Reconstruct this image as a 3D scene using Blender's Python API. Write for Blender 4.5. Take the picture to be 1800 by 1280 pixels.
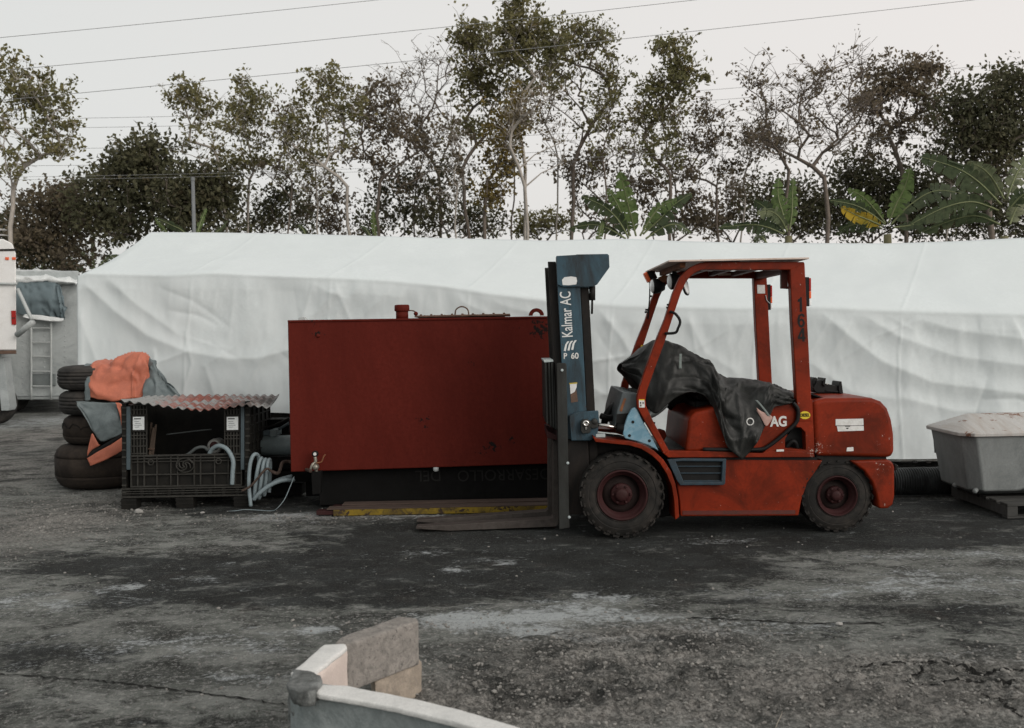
import bpy, bmesh, math, random
import numpy as np
from mathutils import Vector, Matrix
from mathutils.geometry import tessellate_polygon
R = math.radians
for o in list(bpy.data.objects): bpy.data.objects.remove(o)
sc = bpy.context.scene
COL = sc.collection
rnd = random.Random(7)
nrng = np.random.default_rng(7)

# ---------------------------------------------------------------- camera, sky, sun, exposure
FPX, CX, CY, EYE = 1750.0, 900.0, 640.0, 1.65
PITCH, ROLL = math.atan(52 / 1750.0), math.atan(0.020)
cam_d = bpy.data.cameras.new('camera'); cam = bpy.data.objects.new('camera', cam_d); COL.objects.link(cam)
sc.camera = cam
_F = Vector((0, math.cos(PITCH), -math.sin(PITCH))); _U0 = Vector((0, math.sin(PITCH), math.cos(PITCH))); _R0 = Vector((1, 0, 0))
_RT = _R0 * math.cos(ROLL) - _U0 * math.sin(ROLL); _UP = _R0 * math.sin(ROLL) + _U0 * math.cos(ROLL)
cam.matrix_world = Matrix(((_RT.x, _UP.x, -_F.x, 0), (_RT.y, _UP.y, -_F.y, 0), (_RT.z, _UP.z, -_F.z, EYE), (0, 0, 0, 1)))
cam_d.sensor_width = 36.0; cam_d.lens = 35.0; cam_d.clip_end = 2000; cam_d.clip_start = 0.05
cam_d.dof.use_dof = True; cam_d.dof.focus_distance = 8.4; cam_d.dof.aperture_fstop = 3.8

SUN_EL, SUN_AZ = 22.0, 44.0          # azimuth measured from -Y (behind the camera) towards +X (right)
world = bpy.data.worlds.new('World'); sc.world = world; world.use_nodes = True
wn, wl = world.node_tree.nodes, world.node_tree.links
wn.clear()
w_out = wn.new('ShaderNodeOutputWorld'); w_bg = wn.new('ShaderNodeBackground'); w_sky = wn.new('ShaderNodeTexSky')
w_sky.sky_type = 'NISHITA'; w_sky.sun_disc = False; w_sky.sun_elevation = R(SUN_EL)
w_sky.sun_rotation = R(180 - SUN_AZ)
w_sky.air_density = 1.0; w_sky.dust_density = 6.0; w_sky.ozone_density = 1.0
w_hs = wn.new('ShaderNodeHueSaturation'); w_hs.inputs['Saturation'].default_value = 0.22
w_mx = wn.new('ShaderNodeMix'); w_mx.data_type = 'RGBA'; w_mx.inputs[0].default_value = 0.70
w_tc = wn.new('ShaderNodeTexCoord'); w_sep = wn.new('ShaderNodeSeparateXYZ'); w_mr = wn.new('ShaderNodeMapRange'); w_cl = wn.new('ShaderNodeMix'); w_cl.data_type = 'RGBA'
wl.new(w_tc.outputs['Generated'], w_sep.inputs[0]); wl.new(w_sep.outputs[0], w_mr.inputs[0]); w_mr.inputs[1].default_value = -0.75; w_mr.inputs[2].default_value = 0.75
wl.new(w_mr.outputs[0], w_cl.inputs[0]); w_cl.inputs[6].default_value = (8.5, 8.75, 8.5, 1); w_cl.inputs[7].default_value = (11.6, 10.9, 10.5, 1)   # thin cloud, paler and warmer towards the evening sun on the right
wl.new(w_cl.outputs[2], w_mx.inputs[7])
w_bg.inputs['Strength'].default_value = 0.1
wl.new(w_sky.outputs[0], w_hs.inputs['Color']); wl.new(w_hs.outputs[0], w_mx.inputs[6])
wl.new(w_mx.outputs[2], w_bg.inputs['Color']); wl.new(w_bg.outputs[0], w_out.inputs['Surface'])
sun_d = bpy.data.lights.new('sun', 'SUN'); sun = bpy.data.objects.new('sun', sun_d); COL.objects.link(sun)
sun_d.energy = 1.4; sun_d.angle = R(40); sun_d.color = (1.0, 0.93, 0.86)
_sd = Vector((math.sin(R(SUN_AZ)) * math.cos(R(SUN_EL)), -math.cos(R(SUN_AZ)) * math.cos(R(SUN_EL)), math.sin(R(SUN_EL))))
sun.rotation_euler = _sd.to_track_quat('Z', 'Y').to_euler()
vs = sc.view_settings; vs.view_transform = 'Standard'; vs.look = 'None'; vs.gamma = 1.0; vs.exposure = 0.0
vs.use_curve_mapping = False
sc.cycles.use_denoising = True; sc.cycles.max_bounces = 6; sc.cycles.transparent_max_bounces = 8

# ---------------------------------------------------------------- helpers
def ray(px, py):
    return _F + _RT * ((px - CX) / FPX) + _UP * ((CY - py) / FPX)
def P(px, py, Y):
    d = ray(px, py); k = Y / d.y
    return Vector((d.x * k, Y, EYE + d.z * k))
def G(px, py, z=0.0):
    d = ray(px, py); k = (z - EYE) / d.z
    return Vector((d.x * k, d.y * k, z))

def _hash(ix, iy, seed):
    n = (ix.astype(np.int64) * 374761393 + iy.astype(np.int64) * 668265263 + seed * 1442695041) & 0x7fffffff
    n = ((n ^ (n >> 13)) * 1274126177) & 0x7fffffff
    return ((n ^ (n >> 16)) & 0xffff) / 65535.0
def vnoise(x, y, seed=0):
    x = np.asarray(x, float); y = np.asarray(y, float)
    ix = np.floor(x); iy = np.floor(y); fx = x - ix; fy = y - iy
    fx = fx * fx * (3 - 2 * fx); fy = fy * fy * (3 - 2 * fy)
    a = _hash(ix, iy, seed); b = _hash(ix + 1, iy, seed); c = _hash(ix, iy + 1, seed); d = _hash(ix + 1, iy + 1, seed)
    return (a * (1 - fx) + b * fx) * (1 - fy) + (c * (1 - fx) + d * fx) * fy * 1.0
def fbm(x, y, seed=0, octv=4, gain=0.5):
    s = 0; a = 1.0; t = 0
    for i in range(octv):
        s = s + a * vnoise(x * 2 ** i, y * 2 ** i, seed + i * 17); t += a; a *= gain
    return s / t
def poly_dist(x, y, pts):
    d = np.full(np.shape(x), 1e9)
    for (x0, y0), (x1, y1) in zip(pts[:-1], pts[1:]):
        dx, dy = x1 - x0, y1 - y0; L = dx * dx + dy * dy
        t = np.clip(((x - x0) * dx + (y - y0) * dy) / L, 0, 1)
        d = np.minimum(d, np.hypot(x - x0 - t * dx, y - y0 - t * dy))
    return d

def tag(o, label=None, cat=None, group=None, kind=None):
    if label: o['label'] = label
    if cat: o['category'] = cat
    if group: o['group'] = group
    if kind: o['kind'] = kind
    return o
def empty(name, loc, label=None, cat=None, group=None):
    o = bpy.data.objects.new(name, None); COL.objects.link(o); o.location = loc; o.empty_display_size = 0.2
    return tag(o, label, cat, group)
def _link(name, me, mat, parent):
    o = bpy.data.objects.new(name, me); COL.objects.link(o)
    if mat: me.materials.append(mat)
    if parent:
        o.parent = parent
        root = parent
        loc = Vector((0, 0, 0))
        while root: loc += root.location; root = root.parent
        o.location = -loc
    return o
def obj(name, V, F, mat=None, parent=None, bevel=0, smooth=False, seg=2, ang=35):
    """one mesh object from world-space vertices"""
    me = bpy.data.meshes.new(name); me.from_pydata([tuple(v) for v in V], [], F)
    bm = bmesh.new(); bm.from_mesh(me); bmesh.ops.remove_doubles(bm, verts=bm.verts, dist=1e-6)
    bmesh.ops.recalc_face_normals(bm, faces=bm.faces)
    bm.to_mesh(me); bm.free()
    if smooth: me.shade_smooth()
    o = _link(name, me, mat, parent)
    if bevel:
        m = o.modifiers.new('bevel', 'BEVEL'); m.width = bevel; m.segments = seg; m.limit_method = 'ANGLE'; m.angle_limit = R(ang)
        me.shade_smooth(); m.harden_normals = True
    return o
def fast(name, V, F, mat=None, parent=None, smooth=False):
    """numpy vertices / same-size faces, no clean-up"""
    V = np.asarray(V, np.float32); F = np.asarray(F, np.int32)
    me = bpy.data.meshes.new(name); k = F.shape[1]
    me.vertices.add(len(V)); me.vertices.foreach_set('co', V.ravel())
    me.loops.add(F.size); me.loops.foreach_set('vertex_index', F.ravel())
    me.polygons.add(len(F)); me.polygons.foreach_set('loop_start', np.arange(0, F.size, k, dtype=np.int32))
    me.polygons.foreach_set('use_smooth', np.full(len(F), smooth))
    me.update(calc_edges=True); me.validate()
    return _link(name, me, mat, parent)

class MB:
    def __init__(s): s.V = []; s.F = []
    def add(s, V, F):
        n = len(s.V); s.V += [Vector(v) for v in V]; s.F += [tuple(i + n for i in f) for f in F]; return s
    def box(s, lo, hi):
        x0, y0, z0 = lo; x1, y1, z1 = hi
        V = [(x0, y0, z0), (x1, y0, z0), (x1, y1, z0), (x0, y1, z0), (x0, y0, z1), (x1, y0, z1), (x1, y1, z1), (x0, y1, z1)]
        return s.add(V, [(0, 3, 2, 1), (4, 5, 6, 7), (0, 1, 5, 4), (1, 2, 6, 5), (2, 3, 7, 6), (3, 0, 4, 7)])
    def obox(s, c, size, rot):
        h = Vector(size) / 2; V = []
        for z in (-1, 1):
            for x, y in ((-1, -1), (1, -1), (1, 1), (-1, 1)):
                V.append(Vector(c) + rot @ Vector((x * h.x, y * h.y, z * h.z)))
        return s.add(V, [(0, 3, 2, 1), (4, 5, 6, 7), (0, 1, 5, 4), (1, 2, 6, 5), (2, 3, 7, 6), (3, 0, 4, 7)])
    def prism(s, pts, vec, holes=()):
        """closed 3-D outline swept along vec (holes: further outlines)"""
        loops = [list(pts)] + [list(h) for h in holes]; vec = Vector(vec)
        tri = tessellate_polygon([[Vector(p) for p in l] for l in loops])
        fl = [Vector(p) for l in loops for p in l]; n = len(fl)
        F = [tuple(t) for t in tri] if holes else [tuple(range(n))]
        F = F + [tuple(i + n for i in reversed(t)) for t in F]
        k = 0
        for l in loops:
            m = len(l)
            for i in range(m): F.append((k + i, k + (i + 1) % m, n + k + (i + 1) % m, n + k + i))
            k += m
        return s.add(fl + [p + vec for p in fl], F)
    def tube(s, pts, r, n=8, cap=True, closed=False):
        pts = [Vector(p) for p in pts]; m = len(pts); rs = r if isinstance(r, (list, tuple)) else [r] * m
        V = []; up = None
        for i, p in enumerate(pts):
            a = pts[(i - 1) % m] if closed or i else p; b = pts[(i + 1) % m] if closed or i < m - 1 else p
            t = (b - a).normalized()
            if up is None:
                up = Vector((0, 0, 1)) if abs(t.z) < 0.9 else Vector((0, 1, 0))
            sd = t.cross(up).normalized(); up = sd.cross(t).normalized()
            for j in range(n):
                q = 2 * math.pi * j / n; V.append(p + (sd * math.cos(q) + up * math.sin(q)) * rs[i])
        F = []
        for i in range(m if closed else m - 1):
            k = (i + 1) % m
            for j in range(n): F.append((i * n + j, i * n + (j + 1) % n, k * n + (j + 1) % n, k * n + j))
        if cap and not closed: F += [tuple(range(n))[::-1], tuple((m - 1) * n + j for j in range(n))]
        return s.add(V, F)
    def lathe(s, c, axis, prof, n=32, closed=False, a0=0.0):
        """prof: (distance along axis, radius)"""
        c = Vector(c); ax = Vector(axis).normalized(); u = ax.orthogonal().normalized(); w = ax.cross(u); V = []
        for d, r in prof:
            for j in range(n):
                q = 2 * math.pi * j / n + a0; V.append(c + ax * d + (u * math.cos(q) + w * math.sin(q)) * max(r, 1e-4))
        F = []; m = len(prof)
        for i in range(m if closed else m - 1):
            k = (i + 1) % m
            for j in range(n): F.append((i * n + j, i * n + (j + 1) % n, k * n + (j + 1) % n, k * n + j))
        if not closed: F += [tuple(range(n)), tuple((m - 1) * n + j for j in range(n))[::-1]]
        return s.add(V, F)
    def build(s, name, mat, parent=None, **k): return obj(name, s.V, s.F, mat, parent, **k)

def smooth_path(pts, k=6):
    pts = [Vector(p) for p in pts]; out = []
    for i in range(len(pts) - 1):
        p0 = pts[max(i - 1, 0)]; p1 = pts[i]; p2 = pts[i + 1]; p3 = pts[min(i + 2, len(pts) - 1)]
        for j in range(k):
            t = j / k
            out.append(0.5 * ((2 * p1) + (p2 - p0) * t + (2 * p0 - 5 * p1 + 4 * p2 - p3) * t * t + (3 * p1 - p0 - 3 * p2 + p3) * t ** 3))
    out.append(pts[-1]); return out
def plate(name, px, Y, depth, mat, parent, bevel=0.006, holes=(), to=None, **k):
    """side profile given on the plane y = Y, with real thickness depth; to: stand the same profile at another y"""
    sh = Vector((0, (to - Y) if to is not None else 0, 0))
    return MB().prism([P(x, y, Y) + sh for x, y in px], (0, depth, 0), [[P(x, y, Y) + sh for x, y in h] for h in holes]).build(name, mat, parent, bevel=bevel, **k)
def pxtube(name, pts, r, mat, parent=None, n=8, k=6):
    return MB().tube(smooth_path([P(*p) for p in pts], k), r, n).build(name, mat, parent, smooth=True)
def text(name, s, loc, size, mat, parent, rot=(R(90), 0, 0), bold=0.0, align='LEFT', depth=0.001, sx=1.0):
    cu = bpy.data.curves.new(name, 'FONT'); cu.body = s; cu.size = size; cu.offset = bold; cu.extrude = depth; cu.align_x = align; cu.align_y = 'CENTER'
    t = bpy.data.objects.new('tmp', cu); COL.objects.link(t)
    bpy.context.view_layer.update()
    me = bpy.data.meshes.new_from_object(t.evaluated_get(bpy.context.evaluated_depsgraph_get()))
    bpy.data.objects.remove(t); bpy.data.curves.remove(cu)
    from mathutils import Euler
    me.transform(Matrix.Translation(loc) @ Euler(rot).to_matrix().to_4x4() @ Matrix.Diagonal((sx, 1, 1, 1)))
    me.materials.clear(); me.name = name
    return _link(name, me, mat, parent)
def loft(cols, ku, kv):
    """grid of 3-D control columns -> fine smooth grid (numpy nu x nv x 3)"""
    rows = [smooth_path(c, kv) for c in cols]; nv = len(rows[0])
    cross = [smooth_path([r[j] for r in rows], ku) for j in range(nv)]
    return np.array([[tuple(v) for v in c] for c in cross]).transpose(1, 0, 2)
def creases(A, n, amp, w, seed, lmin=.25, lmax=.8):
    """sharp random fold lines over a cloth grid, in metres along its own surface"""
    g = np.random.default_rng(seed); nu, nv = A.shape[:2]
    su = np.linalg.norm(np.diff(A, axis=0), axis=2).mean() * nu; sv = np.linalg.norm(np.diff(A, axis=1), axis=2).mean() * nv
    U, V_ = np.meshgrid(np.linspace(0, su, nu), np.linspace(0, sv, nv), indexing='ij'); d = np.zeros((nu, nv))
    for _ in range(n):
        x, y = g.uniform(0, su), g.uniform(0, sv); a = g.uniform(0, np.pi); L = g.uniform(lmin, lmax) * max(su, sv) * .5
        kx, ky = x + g.normal(0, .12) * L, y + g.normal(0, .12) * L
        q = poly_dist(U, V_, [(x - np.cos(a) * L, y - np.sin(a) * L), (kx, ky), (x + np.cos(a) * L, y + np.sin(a) * L)])
        ww = w * g.uniform(.5, 1.6); d += g.choice((-1, 1, 1)) * amp * g.uniform(.4, 1.2) * np.exp(-q / ww) * np.clip(1.6 - np.hypot(U - x, V_ - y) / L, 0, 1)
    return d
def grid_normals(A):
    du = np.gradient(A, axis=0); dv = np.gradient(A, axis=1); n = np.cross(du, dv)
    return n / (np.linalg.norm(n, axis=2, keepdims=True) + 1e-9)
def grid_obj(name, A, mat, parent=None, thick=0.004, smooth=True):
    nu, nv = A.shape[:2]; idx = np.arange(nu * nv).reshape(nu, nv)
    F = np.stack([idx[:-1, :-1], idx[1:, :-1], idx[1:, 1:], idx[:-1, 1:]], -1).reshape(-1, 4)
    o = fast(name, A.reshape(-1, 3), F, mat, parent, smooth)
    if thick:
        m = o.modifiers.new('thick', 'SOLIDIFY'); m.thickness = thick; m.offset = 0
    return o

# ---------------------------------------------------------------- procedural materials
def _n(nt, t, **kw):
    n = nt.nodes.new(t)
    for k, v in kw.items(): setattr(n, k, v)
    return n
def _noise(nt, co, scale, detail=5, rough=0.6, dist=0.0):
    n = _n(nt, 'ShaderNodeTexNoise'); n.inputs['Scale'].default_value = scale; n.inputs['Detail'].default_value = detail
    n.inputs['Roughness'].default_value = rough; n.inputs['Distortion'].default_value = dist
    nt.links.new(co, n.inputs['Vector']); return n.outputs[0]
def _ramp(nt, v, a, b):
    m = _n(nt, 'ShaderNodeMapRange', clamp=True); m.inputs[1].default_value = a; m.inputs[2].default_value = b
    nt.links.new(v, m.inputs[0]); return m.outputs[0]
def _mix(nt, f, a, b, mode='MIX'):
    m = _n(nt, 'ShaderNodeMix', data_type='RGBA', blend_type=mode)
    for i, v in ((0, f), (6, a), (7, b)):
        if hasattr(v, 'is_linked'): nt.links.new(v, m.inputs[i])
        elif i == 0: m.inputs[0].default_value = v
        else: m.inputs[i].default_value = (*v, 1)
    return m.outputs[2]
def _math(nt, op, a, b=0.0, c=0.0):
    m = _n(nt, 'ShaderNodeMath', operation=op)
    for i, v in enumerate((a, b, c)):
        if hasattr(v, 'is_linked'): nt.links.new(v, m.inputs[i])
        else: m.inputs[i].default_value = v
    return m.outputs[0]
MATS = {}
def mat(name, base, rough=0.6, var=0.25, vs=4.0, dirt=None, chips=None, spots=(), bump=(60, 0.15, 0.004), metal=0.0, spec=None,
        stretch=None, coat=0.0, alpha_chips=None, trans=0.0, bump2=None, fine=0.82):
    """weathered surface: mottled base, soft dirt (colour, amount, scale), sharp chips (colour, threshold, scale),
    spots: (centre, radius, colour) areas where the chips bite harder"""
    if name in MATS: return MATS[name]
    m = bpy.data.materials.new(name); m.use_nodes = True; nt = m.node_tree; b = nt.nodes['Principled BSDF']; L = nt.links
    co = _n(nt, 'ShaderNodeNewGeometry').outputs['Position']
    if stretch:
        mp = _n(nt, 'ShaderNodeMapping'); mp.inputs['Scale'].default_value = stretch; L.new(co, mp.inputs[0]); cs = mp.outputs[0]
    else: cs = co
    if spec is None: spec = 0.15 if max(base) < .06 else 0.3
    lo = tuple(max(c * (1 - var), 0) for c in base); hi = tuple(min(c * (1 + var), 1) for c in base)
    c = _mix(nt, _ramp(nt, _noise(nt, cs, vs, 7, 0.65), 0.3, 0.7), lo, hi)
    c = _mix(nt, _ramp(nt, _noise(nt, co, vs * 22, 3, 0.6), 0.35, 0.75), c, tuple(x * fine for x in base))
    if dirt:
        f = _math(nt, 'MULTIPLY', _ramp(nt, _noise(nt, cs, dirt[2], 9, 0.74, 0.8), 0.44, 0.64), dirt[1]); c = _mix(nt, f, c, dirt[0])
    rgh = rough
    if chips:
        nz = _noise(nt, co, chips[2], 9, 0.72, 0.3)
        for ctr, rad, amt in spots:
            d = _n(nt, 'ShaderNodeVectorMath', operation='DISTANCE'); L.new(co, d.inputs[0]); d.inputs[1].default_value = ctr
            nz = _math(nt, 'ADD', nz, _math(nt, 'MULTIPLY', _ramp(nt, d.outputs['Value'], rad, 0.0), amt))
        f = _ramp(nt, nz, chips[1], chips[1] + 0.025); c = _mix(nt, f, c, chips[0])
        rgh = _math(nt, 'ADD', _math(nt, 'MULTIPLY', f, 0.85 - rough), rough)
    L.new(c, b.inputs['Base Color'])
    if hasattr(rgh, 'is_linked'): L.new(rgh, b.inputs['Roughness'])
    else:
        rv = _math(nt, 'MULTIPLY_ADD', _noise(nt, co, vs * 3, 4), 0.3, rough - 0.15); L.new(rv, b.inputs['Roughness'])
    b.inputs['Metallic'].default_value = metal; b.inputs['Specular IOR Level'].default_value = spec; b.inputs['Coat Weight'].default_value = coat
    if alpha_chips:
        L.new(_ramp(nt, _noise(nt, co, alpha_chips[1], 8, 0.75), alpha_chips[0] + 0.02, alpha_chips[0]), b.inputs['Alpha'])
    h = None
    for bp in (bump, bump2):
        if bp:
            bn = _n(nt, 'ShaderNodeBump'); bn.inputs['Strength'].default_value = bp[1]; bn.inputs['Distance'].default_value = bp[2]
            L.new(_noise(nt, co, bp[0], 6, 0.65), bn.inputs['Height'])
            if h: L.new(h, bn.inputs['Normal'])
            h = bn.outputs[0]
    if h: L.new(h, b.inputs['Normal'])
    if trans:
        tr = _n(nt, 'ShaderNodeBsdfTranslucent'); L.new(c, tr.inputs['Color']); mx = _n(nt, 'ShaderNodeMixShader'); mx.inputs[0].default_value = trans
        L.new(b.outputs[0], mx.inputs[1]); L.new(tr.outputs[0], mx.inputs[2]); L.new(mx.outputs[0], nt.nodes['Material Output'].inputs['Surface'])
    MATS[name] = m; return m
# ================================================================ GROUND
def blob_field(x, y, blobs):
    f = np.zeros_like(x)
    for px, py, rx, ry, a in blobs:
        c = G(px, py); y0 = G(px, py - ry).y; y1 = G(px, py + ry).y
        sx = max(rx * c.y / FPX, 0.02); sy = max((y0 - y1) / 2, 0.02)
        f = f + a * np.exp(-((x - c.x) / sx) ** 2 - ((y - c.y) / sy) ** 2)
    return f
STAIN_SHADE = [(620, 1000, 300, 42, 1.1), (960, 980, 330, 48, 1.1), (330, 1010, 150, 30, .9), (1250, 925, 420, 32, 1.1), (1080, 1000, 160, 40, .7), (800, 930, 260, 22, .8),  # oil stains, plus painted shade on the ground under forklift and tank
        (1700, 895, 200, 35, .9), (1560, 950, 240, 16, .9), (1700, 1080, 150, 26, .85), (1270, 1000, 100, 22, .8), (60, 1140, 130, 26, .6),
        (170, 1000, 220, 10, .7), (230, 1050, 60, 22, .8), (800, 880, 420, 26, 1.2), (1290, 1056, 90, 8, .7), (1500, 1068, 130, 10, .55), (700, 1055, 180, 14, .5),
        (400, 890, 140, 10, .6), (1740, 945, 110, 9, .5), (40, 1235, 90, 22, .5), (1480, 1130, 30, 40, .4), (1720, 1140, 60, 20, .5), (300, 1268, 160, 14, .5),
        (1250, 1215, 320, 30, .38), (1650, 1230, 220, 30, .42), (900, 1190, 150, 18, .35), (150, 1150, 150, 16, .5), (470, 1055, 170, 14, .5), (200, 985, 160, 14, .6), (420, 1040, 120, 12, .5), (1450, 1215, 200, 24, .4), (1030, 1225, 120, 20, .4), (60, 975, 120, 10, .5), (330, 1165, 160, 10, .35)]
PALE = [(800, 1092, 90, 18, 1.0), (1000, 1105, 170, 22, .22), (960, 1078, 120, 14, .7), (1075, 1125, 100, 6, 1.0), (1120, 1085, 90, 10, .45), (560, 1103, 45, 8, .8), (225, 1032, 55, 10, .5), (940, 1110, 60, 8, .7),
        (1050, 1052, 90, 16, .55), (700, 904, 150, 7, .8), (500, 908, 90, 8, .7), (800, 1000, 30, 8, .5), (735, 972, 40, 5, .45), (1650, 1020, 160, 24, .4), (1590, 975, 100, 6, .5),
        (880, 985, 40, 8, .45), (350, 1015, 40, 8, .4), (420, 990, 50, 5, .4), (1460, 1040, 200, 14, .35), (60, 1060, 160, 20, .4), (330, 1130, 260, 22, .4), (400, 1190, 150, 16, .35),
        (1260, 950, 60, 6, .4), (1740, 975, 70, 10, .4), (1330, 1100, 160, 22, .4), (1700, 1160, 120, 16, .35), (80, 740, 130, 14, .6)]
ROUGH = [(1300, 1220, 620, 55, 1.2), (1050, 1150, 260, 40, .9), (120, 910, 150, 50, .9), (1650, 1200, 200, 60, .8), (60, 820, 160, 40, 1.0), (600, 908, 200, 8, .8), (880, 1240, 160, 40, 1.0),
         (40, 770, 160, 25, 1.0), (1180, 1120, 160, 30, .7), (700, 1100, 120, 20, .5)]
def ground_z(x, y):
    x = np.asarray(x, float); y = np.asarray(y, float)
    ro = np.clip(blob_field(x, y, ROUGH), 0, 1.2)
    z = (fbm(x * 0.9, y * 0.9, 3, 3) - 0.5) * 0.03
    cl = 1 - np.abs(fbm(x * 9, y * 9, 11, 4, 0.6) - 0.5) * 4
    z = z + ro * (cl - 0.35) * 0.030 + (fbm(x * 14, y * 14, 5, 3) - .5) * (0.008 + 0.018 * ro) + ro * (vnoise(x * 26, y * 26, 8) - .5) * 0.018 * vnoise(x * 3, y * 3, 18)
    keep = np.clip((y - 6.6) / 0.8, 0, 1)              # flat standing under the parked things
    z = z * (1 - 0.6 * keep)
    return np.where(y > 30, z * 0.3, z) - 0.006
def _lines(a, b, step, grow, far):
    L = list(np.arange(a, b + 1e-6, step)); d = step
    while L[-1] < far: d *= grow; L.append(L[-1] + d)
    return L
ys = _lines(2.6, 7.0, 0.018, 1.0, 0); ys = ys + list(np.arange(7.03, 13, 0.035)); ys += [y for y in _lines(13.05, 13.1, 0.05, 1.25, 900)]
xs = _lines(0, 5.6, 0.022, 1.18, 700); xs = [-v for v in xs[:0:-1]] + xs
ys = [-700, -100, -20, -5, 0, 1.5, 2.2, 2.45] + ys
X, Y = np.meshgrid(np.array(xs), np.array(ys), indexing='ij')
Z = ground_z(X, Y)
nx, ny = X.shape; idx = np.arange(nx * ny).reshape(nx, ny)
Fq = np.stack([idx[:-1, :-1], idx[1:, :-1], idx[1:, 1:], idx[:-1, 1:]], -1).reshape(-1, 4)

gm = bpy.data.materials.new('oily_yard_ground'); gm.use_nodes = True; nt = gm.node_tree; L = nt.links; b = nt.nodes['Principled BSDF']
co = _n(nt, 'ShaderNodeNewGeometry').outputs['Position']
at = _n(nt, 'ShaderNodeAttribute', attribute_name='stain'); sp = _n(nt, 'ShaderNodeSeparateColor'); L.new(at.outputs['Color'], sp.inputs[0])
mpg = _n(nt, 'ShaderNodeMapping'); mpg.inputs['Scale'].default_value = (0.8, 1.15, 1); mpg.inputs['Rotation'].default_value = (0, 0, R(12)); L.new(co, mpg.inputs[0]); cw = mpg.outputs[0]
n_big = _noise(nt, cw, 1.3, 9, 0.72, 1.2); n_mid = _noise(nt, cw, 6, 9, 0.76, 0.7); n_fine = _noise(nt, co, 34, 7, 0.78, .3); n_grit = _noise(nt, co, 120, 4, 0.75); n_str = _noise(nt, cw, 2.6, 6, .66, .4)
c = _mix(nt, _ramp(nt, n_big, 0.38, 0.62), (0.036, 0.039, 0.036), (0.205, 0.217, 0.200))
c = _mix(nt, _math(nt, 'MULTIPLY', _ramp(nt, n_mid, 0.49, 0.58), 0.85), c, (0.030, 0.031, 0.028))
c = _mix(nt, _math(nt, 'MULTIPLY', _ramp(nt, n_str, 0.50, 0.62), 0.6), c, (0.275, 0.285, 0.268))
c = _mix(nt, _math(nt, 'MULTIPLY', _ramp(nt, n_fine, 0.52, 0.62), 0.65), c, (0.38, 0.375, 0.36))
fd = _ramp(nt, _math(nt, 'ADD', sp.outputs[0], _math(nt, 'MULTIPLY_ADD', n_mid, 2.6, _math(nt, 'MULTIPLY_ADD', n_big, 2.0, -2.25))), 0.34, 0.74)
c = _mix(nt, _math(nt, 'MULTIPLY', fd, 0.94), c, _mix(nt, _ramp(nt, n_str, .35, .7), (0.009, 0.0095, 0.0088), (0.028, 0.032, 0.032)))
fp = _ramp(nt, _math(nt, 'ADD', sp.outputs[1], _math(nt, 'MULTIPLY_ADD', n_mid, 2.6, _math(nt, 'MULTIPLY_ADD', n_fine, 1.5, -2.05))), 0.30, 0.72)
c = _mix(nt, _math(nt, 'MULTIPLY', fp, 0.88), c, (0.44, 0.47, 0.475))
fr = _math(nt, 'MULTIPLY', _ramp(nt, n_fine, 0.53, 0.45), _ramp(nt, sp.outputs[2], 0.1, 0.8)); c = _mix(nt, _math(nt, 'MULTIPLY', _ramp(nt, sp.outputs[2], .15, .9), .72), c, _mix(nt, _ramp(nt, _math(nt, 'MULTIPLY_ADD', n_big, .7, _math(nt, 'MULTIPLY', n_mid, .5)), .52, .66), (.040, .040, .037), (.34, .325, .30))); c = _mix(nt, _math(nt, 'MULTIPLY', fr, 0.60), c, (0.026, 0.026, 0.025))
c = _mix(nt, _math(nt, 'MULTIPLY', _ramp(nt, n_grit, 0.57, 0.68), 0.5), c, (0.36, 0.355, 0.34))
c = _mix(nt, _math(nt, 'MULTIPLY', _ramp(nt, n_grit, 0.45, 0.34), 0.7), c, (0.014, 0.014, 0.0135))
fw = _ramp(nt, _noise(nt, co, 2.2, 4, 0.6), 0.60, 0.78); c = _mix(nt, _math(nt, 'MULTIPLY', fw, 0.08), c, (0.22, 0.15, 0.12))
L.new(c, b.inputs['Base Color']); b.inputs['Specular IOR Level'].default_value = 0.12
L.new(_math(nt, 'MULTIPLY_ADD', fd, -0.12, 0.95), b.inputs['Roughness'])
b1 = _n(nt, 'ShaderNodeBump'); b1.inputs['Strength'].default_value = 0.8; b1.inputs['Distance'].default_value = 0.03; L.new(n_fine, b1.inputs['Height'])
b2 = _n(nt, 'ShaderNodeBump'); b2.inputs['Strength'].default_value = 0.6; b2.inputs['Distance'].default_value = 0.008; L.new(n_grit, b2.inputs['Height']); L.new(b1.outputs[0], b2.inputs['Normal'])
L.new(b2.outputs[0], b.inputs['Normal'])
ground = fast('ground', np.stack([X, Y, Z], -1).reshape(-1, 3), Fq, gm, None, True)
tag(ground, 'oil stained grey yard of cracked asphalt, dust and grit', None, None, 'structure')
ca = ground.data.color_attributes.new('stain', 'FLOAT_COLOR', 'POINT')  # red: oil stains with painted shade, green: pale dust, blue: rough grit
buf = np.stack([np.clip(blob_field(X, Y, STAIN_SHADE), 0, .86), np.clip(blob_field(X, Y, PALE), 0, .72), np.clip(blob_field(X, Y, ROUGH), 0, 1.3), np.ones_like(X)], -1)
ca.data.foreach_set('color', buf.astype(np.float32).ravel())

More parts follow.
